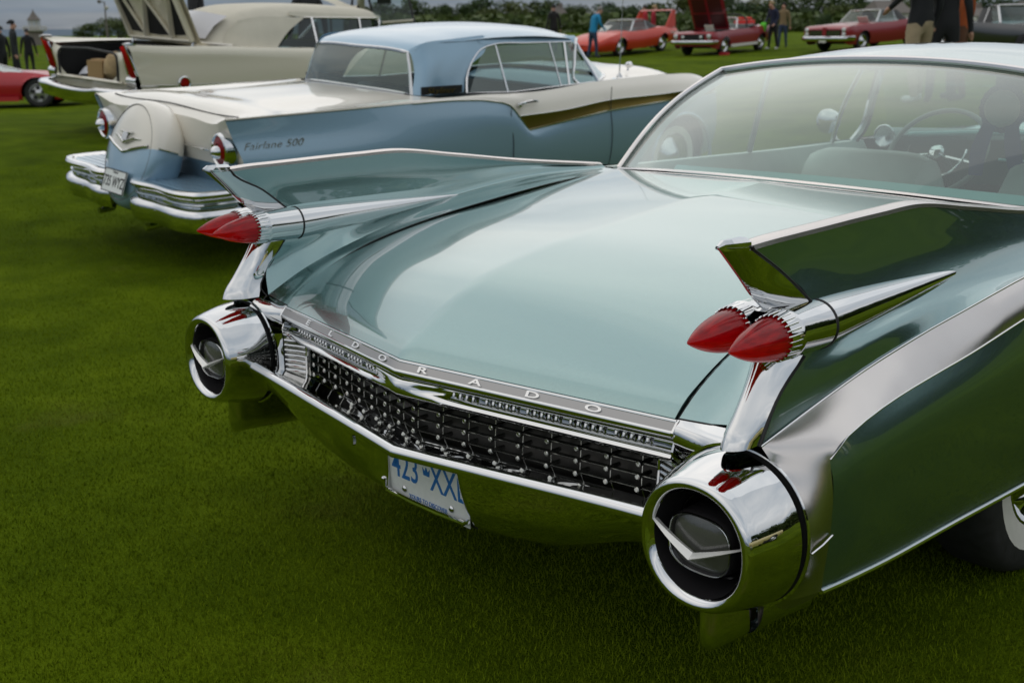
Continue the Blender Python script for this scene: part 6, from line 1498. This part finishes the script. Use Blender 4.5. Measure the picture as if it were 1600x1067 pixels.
def build_far():
    V = Vector
    wallw = mat('white_boards', (.50, .48, .44), .7, noise_amt=.05); roofg = mat('grey_shingles', (.16, .14, .125), .9, noise_amt=.15); stone = mat('grey_stone', (.20, .17, .15), .9, noise_amt=.2); winm = mat('dark_pane', (.03, .04, .05), .2); orange = mat('orange_shutter', (.5, .12, .03), .6)
    def house(u, v0, dep, w_, h_, d_, rh, label, shutters=False):
        p = view_point(u, v0, dep); z = ground_z(p.x, p.y); t = thing('far_house', label, 'house', (p.x, p.y, z-.3), (0, 0, math.atan2(_r2.y, _r2.x)+.25))
        b = MB(); b.box((0, 0, h_/2), (w_, d_, h_)); b.build('wall', wallw, t, smooth=False)
        b = MB(); b.poly_prism([(-w_/2-.3, -d_/2-.3, h_), (w_/2+.3, -d_/2-.3, h_), (w_/2-.4, 0, h_+rh), (-w_/2+.4, 0, h_+rh)], (0, .05, 0)); b.poly_prism([(-w_/2-.3, d_/2+.3, h_), (w_/2+.3, d_/2+.3, h_), (w_/2-.4, 0, h_+rh), (-w_/2+.4, 0, h_+rh)], (0, -.05, 0))
        b.poly_prism([(-w_/2-.3, -d_/2-.3, h_), (-w_/2-.3, d_/2+.3, h_), (-w_/2+.4, 0, h_+rh)], (.05, 0, 0)); b.poly_prism([(w_/2+.3, -d_/2-.3, h_), (w_/2+.3, d_/2+.3, h_), (w_/2-.4, 0, h_+rh)], (-.05, 0, 0))
        r_ = b.build('roof', roofg, t, smooth=False); b = MB(); b.box((w_*.2, 0, h_+rh*.9), (.6, .6, 1.2)); b.build('chimney', stone, r_, smooth=False)
        for k in range(3):
            x = (-1+k)*w_*.3; b = MB(); b.box((x, -d_/2-.02, h_*.62), (w_*.14, .06, h_*.32)); w1 = b.build('window', winm, t, smooth=False)
            b = MB(); b.box((x, -d_/2-.05, h_*.62+h_*.17), (w_*.17, .05, .10)); b.build('window_frame', orange if shutters else wallw, w1, smooth=False)
    house(1383, 46, 165, 5.2, 3.0, 5, 1.8, 'far grey-roofed white house left of the dark figures')
    house(1515, 42, 150, 5.0, 2.4, 5, 1.2, 'far white house with orange trim right of the rust jacket', True)
    house(1585, 36, 160, 4.5, 2.6, 5, 1.4, 'far brown-grey house at the right edge of the tree line')
    house(872, 26, 200, 2.2, 3.4, 2, 1.5, 'small pale gabled house among the trees beyond the blue roof')
    # lantern tower by the water
    p = view_point(58, 78, 120); z = ground_z(p.x, p.y); t = thing('lantern_tower', 'pale stone tower with a white glazed lantern and pointed roof by the water', 'tower', (p.x, p.y, z-.5))
    m = 120/1774.95
    def prof(nm, pr_, mt, par=t, n=8): b = MB(); b.lathe(pr_, (0, 0, 0), 'z', n, cap=True); return b.build(nm, mt, par, smooth=False)
    H = view_point(58, 16, 120).z - (z-.5)
    prof('tower_shaft', [(0, 14*m), (H*.45, 12.5*m), (H*.47, 13*m)], stone); prof('gallery', [(H*.47, 17*m), (H*.50, 17.5*m), (H*.50, 15*m)], wallw, n=16)
    gl = MB()
    for k in range(16):
        a = 2*math.pi*k/16; gl.tube([(16.5*m*math.cos(a), 16.5*m*math.sin(a), H*.5), (16.5*m*math.cos(a), 16.5*m*math.sin(a), H*.575)], .05, 5)
    gl.tube([(16.5*m*math.cos(2*math.pi*k/16), 16.5*m*math.sin(2*math.pi*k/16), H*.575) for k in range(17)], .05, 5, cap=False); gl.build('gallery_rail', wallw, t)
    lan = prof('lantern', [(H*.50, 9.2*m), (H*.74, 9.2*m)], wallw)
    for k in range(8):
        a = 2*math.pi*(k+.5)/8; b = MB(); b.box((8.55*m*math.cos(a), 8.55*m*math.sin(a), H*.63), (.05, 4.6*m, H*.17), Matrix.Rotation(a, 3, 'Z')); b.build('lantern_pane', mat('pale_pane', (.45, .47, .5), .2) if 'pale_pane' not in MATS else MATS['pale_pane'], lan, smooth=False)
    prof('tower_roof', [(H*.74, 11.5*m), (H*.84, 6*m), (H*.93, 2.2*m), (H*.95, 1.4*m), (H*1.02, .15*m)], roofg)
    # floodlight mast
    p = view_point(169, 66, 130); z = ground_z(p.x, p.y); t = thing('floodlight_mast', 'thin floodlight mast with two lamp heads above the left trees', 'light pole', (p.x, p.y, z)); m = 130/1774.95
    hh = view_point(169, 4, 130).z - z
    b = MB(); b.tube([(0, 0, 0), (0, 0, hh)], [.14, .07], 8); b.build('pole', roofg, t)
    for dx, dz, s_ in ((2.5*m, -9*m, 3.2), (-8*m, .5*m, 3.0)):
        q = _r2*dx; b = MB(); b.tube([(0, 0, hh+dz-1*m), (q.x, q.y, hh+dz)], .05, 6); b.lathe([(-s_*m, .2*m), (-s_*.5*m, s_*.9*m), (s_*.5*m, s_*m), (s_*m, .3*m)], (q.x, q.y, hh+dz), 'z', 12, cap=True); b.build('lamp_head', wallw if dx > 0 else roofg, t)
    # sea beyond the field, up to the far horizon
    b = MB(); a0, a1, a2, a3 = (view_point(u, v, d) for u, v, d in ((-900, 72, 250), (420, 59, 250), (420, 44.5, 5200), (-900, 51, 5200)))
    b.grid([[a0.lerp(a1, k/12).lerp(a3.lerp(a2, k/12), j/12) for k in range(13)] for j in range(13)])
    kind(b.build('sea', mat('grey_sea', (.085, .125, .17), .8, spec=.1, noise_amt=.1, noise_scale=.02)), 'structure')
    # golf cart frame behind the cars
    p = view_point(610, 92, 21); z = ground_z(p.x, p.y); t = thing('golf_cart', 'golf cart with a black frame and clear windscreen behind the blue roof', 'golf cart', (p.x, p.y, z), (0, 0, math.atan2(_f.y, _f.x)-math.pi/2+.15))
    m = 21/1774.95
    zz = lambda v: view_point(610, v, 21).z - z
    for x0, x1 in ((-20, -32), (40, 31)):
        b = MB(); b.tube([(x0*m, .1, zz(40)), (x1*m, .35, zz(-14))], .022, 6); b.build('roof_post', black, t)
    b = MB(); b.tube([(-60*m, 1.3, zz(60)), (-52*m, 1.2, zz(-14))], .022, 6); b.build('roof_post', black, t)
    b = MB(); b.grid([[(-20*m, .1, zz(38)), (40*m, .1, zz(38))], [(-31*m, .33, zz(-10)), (32*m, .33, zz(-10))]]); ws = b.build('windscreen', g_side, t)
    b = MB(); b.tube([(-16*m, .1, zz(36)), (38*m, .1, zz(32.5))], .022, 8); b.build('windscreen_sill', cloth_cream, ws)
    b = MB(); b.box((0, 1.0, zz(-16)), (1.15, 1.9, .06)); b.build('cart_roof', cloth_cream, t)
    b = MB(); b.patch([[(-.5, -.2, .35), (.5, -.2, .35)], [(-.55, -.45, .55), (.55, -.45, .55)], [(-.5, -.2, .82), (.5, -.2, .82)], [(-.5, .15, zz(42)), (.5, .15, zz(42))]], 8, 4); b.box((0, 1.0, .45), (1.1, 1.9, .2)); b.build('cart_body', cloth_cream, t)
    b = MB(); b.patch([[(-.5, .9, .55), (.5, .9, .55)], [(-.5, 1.3, .58), (.5, 1.3, .58)], [(-.5, 1.45, .95), (.5, 1.45, .95)]], 6, 4); b.build('cart_seat', cloth_cream, t)
    b = MB(); b.box((-.06, .36, zz(2)), (.26, .03, .12)); b.build('cart_mirror', black, t)
    for x in (-.48, .48):
        for y in (.0, 1.75): wheel('cart_wheel', t, (x, y, .22), .22, .15, 1 if x > 0 else -1)
    # canvas hood of another buggy by the cream top
    p = view_point(540, 92, 20.5); z = ground_z(p.x, p.y); t = thing('canvas_buggy', 'beige canvas covered buggy behind the cream soft top', 'buggy', (p.x, p.y, z), (0, 0, math.atan2(_f.y, _f.x)-math.pi/2)); m = 20.5/1774.95
    z2 = lambda v: view_point(540, v, 20.5).z - z
    b = MB(); b.patch([[(-32*m, 0, z2(0)), (20*m, 0, z2(16)), (22*m, 0, z2(-8))], [(-32*m, .5, z2(-8)), (18*m, .5, z2(6)), (20*m, .5, z2(-14))], [(-32*m, 1.1, z2(0)), (20*m, 1.1, z2(16)), (22*m, 1.1, z2(-8))]], 12, 4); b.build('canvas_hood', cloth_cream, t)
    b = MB(); b.box((-.1, .6, .62), (1.1, 1.4, .5)); b.build('buggy_body', cloth_dark, t)
    for x in (-.25, .25): 
        b = MB(); b.tube([(x, .1, .8), (x, .1, z2(10))], .02, 6); b.build('hood_post', black, t)
    for x in (-.5, .4):
        for y in (.15, 1.1): wheel('buggy_wheel', t, (x, y, .24), .24, .15, 1 if x > 0 else -1)
    # black pick-up at the right edge
    M_ = None
    F_ = view_point(1650, 108, 26); B_ = view_point(1530, 100, 28.5); fw = (F_-B_).normalized(); rt = fw.cross(V((0, 0, 1))).normalized(); up = rt.cross(fw); o = F_ - rt*-.75
    car = thing('black_pickup', 'black open pick-up at the right edge behind the mint car', 'pick-up')
    st = [(.8, .80, .4, .88, .6, .84, .86, .88), (0, .84, .35, .92, .62, .88, .95, 1.0), (-1.1, .84, .34, .92, .64, .88, 1.0, 1.05), (-2.2, .84, .34, .92, .66, .90, 1.02, 1.02), (-3.2, .84, .36, .92, .66, .90, 1.02, 1.02), (-4.2, .84, .4, .90, .66, .88, 1.0, 1.0)]
    small_car(car, st, (0, -3.2), .38, mat('black_paint', (.010, .010, .011), .3, coat=1), 1.5, gh=(-.9, -1.3, -1.9, -2.1, 1.40, .80, .66, 1.0), roof_m=black, open_cabin=(-2.3, -4.15))
    car.matrix_world = Matrix(((rt.x, fw.x, up.x, F_.x), (rt.y, fw.y, up.y, F_.y), (rt.z, fw.z, up.z, F_.z), (0, 0, 0, 1)))
    p = view_point(1519, 30, 33); z = ground_z(p.x, p.y); t = thing('white_notice', 'small white notice on a post beyond the black pick-up', 'sign', (p.x, p.y, z)); hh = p.z-z
    b = MB(); b.tube([(0, 0, 0), (0, 0, hh)], .02, 6); b.build('post', black, t); b = MB(); b.box((0, 0, hh), (.22, .03, .09), Matrix.Rotation(math.atan2(_r2.y, _r2.x), 3, 'Z')); b.build('board', white_m, t, smooth=False)

def build_grass():
    """short mown blades near the camera, thinning with distance"""
    g = np.random.default_rng(4); N_ = 800000
    x = g.uniform(-9, 3.2, N_*6); y = g.uniform(-2.2, 6.5, N_*6)
    d = np.hypot(x-CAM.x, y-CAM.y); keep = (g.random(len(x)) < np.clip((1.9/np.maximum(d, 1.0))**2, 0, 1)) & (d > .9)
    x, y = x[keep][:N_], y[keep][:N_]; n = len(x); d = d[keep][:N_]
    # heights from a coarse table
    gx = np.linspace(-9.2, 3.4, 64); gy = np.linspace(-2.4, 6.7, 46); Z = ground_many(np.array([(a, b) for a in gx for b in gy])).reshape(64, 46)
    fx = np.clip((x-gx[0])/(gx[1]-gx[0]), 0, 62.999); fy = np.clip((y-gy[0])/(gy[1]-gy[0]), 0, 44.999); i = fx.astype(int); j = fy.astype(int); u = fx-i; v = fy-j
    z = Z[i, j]*(1-u)*(1-v)+Z[i+1, j]*u*(1-v)+Z[i, j+1]*(1-u)*v+Z[i+1, j+1]*u*v
    h = g.uniform(.006, .015, n); w_ = g.uniform(.0009, .0017, n)*(1+d*.12); a = g.uniform(0, 6.283, n); l = g.uniform(0, .9, n)*h; b = g.uniform(0, 6.283, n)
    co = np.empty((n, 3, 3), np.float32)
    co[:, 0] = np.stack([x-np.cos(a)*w_, y-np.sin(a)*w_, z-.002], 1); co[:, 1] = np.stack([x+np.cos(a)*w_, y+np.sin(a)*w_, z-.002], 1); co[:, 2] = np.stack([x+np.cos(b)*l, y+np.sin(b)*l, z+h], 1)
    me = bpy.data.meshes.new('grass_blades'); me.vertices.add(n*3); me.vertices.foreach_set('co', co.ravel()); me.loops.add(n*3); me.loops.foreach_set('vertex_index', np.arange(n*3, dtype=np.int32)); me.polygons.add(n)
    me.polygons.foreach_set('loop_start', np.arange(0, n*3, 3, dtype=np.int32)); me.polygons.foreach_set('loop_total', np.full(n, 3, np.int32)); me.update()
    at_ = me.attributes.new('tone', 'FLOAT', 'FACE'); at_.data.foreach_set('value', g.random(n).astype(np.float32))
    m = bpy.data.materials.new('grass_blade'); m.use_nodes = True; t = m.node_tree; bs = t.nodes['Principled BSDF']; bs.inputs['Roughness'].default_value = .6; bs.inputs['Specular IOR Level'].default_value = .04
    an = t.nodes.new('ShaderNodeAttribute'); an.attribute_name = 'tone'
    tc = t.nodes.new('ShaderNodeTexCoord'); nz = t.nodes.new('ShaderNodeTexNoise'); nz.inputs['Scale'].default_value = 1.2; nz.inputs['Detail'].default_value = 5; t.links.new(tc.outputs['Object'], nz.inputs['Vector'])
    ad = t.nodes.new('ShaderNodeMath'); ad.operation = 'MULTIPLY_ADD'; ad.inputs[1].default_value = .45; t.links.new(an.outputs['Fac'], ad.inputs[0])
    k2 = t.nodes.new('ShaderNodeMath'); k2.operation = 'MULTIPLY'; k2.inputs[1].default_value = .55; t.links.new(nz.outputs['Fac'], k2.inputs[0]); t.links.new(k2.outputs[0], ad.inputs[2])
    r = t.nodes.new('ShaderNodeValToRGB'); t.links.new(ad.outputs[0], r.inputs[0]); e = r.color_ramp.elements; e[0].position = .2; e[0].color = (.054, .090, .002, 1); e[1].position = .8; e[1].color = (.170, .228, .006, 1)
    dn = t.nodes.new('ShaderNodeTexNoise'); dn.inputs['Scale'].default_value = 1.1; dn.inputs['Detail'].default_value = 3; t.links.new(tc.outputs['Object'], dn.inputs['Vector'])
    dm = t.nodes.new('ShaderNodeMapRange'); dm.clamp = True; dm.inputs['From Min'].default_value = .58; dm.inputs['From Max'].default_value = .74; dm.inputs['To Max'].default_value = .5; t.links.new(dn.outputs['Fac'], dm.inputs['Value'])
    dx = t.nodes.new('ShaderNodeMix'); dx.data_type = 'RGBA'; dx.inputs[7].default_value = (.17, .14, .035, 1); t.links.new(dm.outputs[0], dx.inputs[0]); t.links.new(r.outputs[0], dx.inputs[6])
    t.links.new(dx.outputs[2], bs.inputs['Base Color']); me.materials.append(m)
    o = bpy.data.objects.new('grass_blades', me); C.objects.link(o); kind(o, 'stuff'); o['label'] = 'short mown grass blades around the mint car'; o['category'] = 'grass'

# ------------------------------------------------------------ build
build_finned_coupe()
build_hardtop()
build_convertible()
build_winged(); build_pony(); build_muscle(); build_wedge(); build_yellow()
build_people(); build_rosette()
build_trees(); build_far()
build_grass()
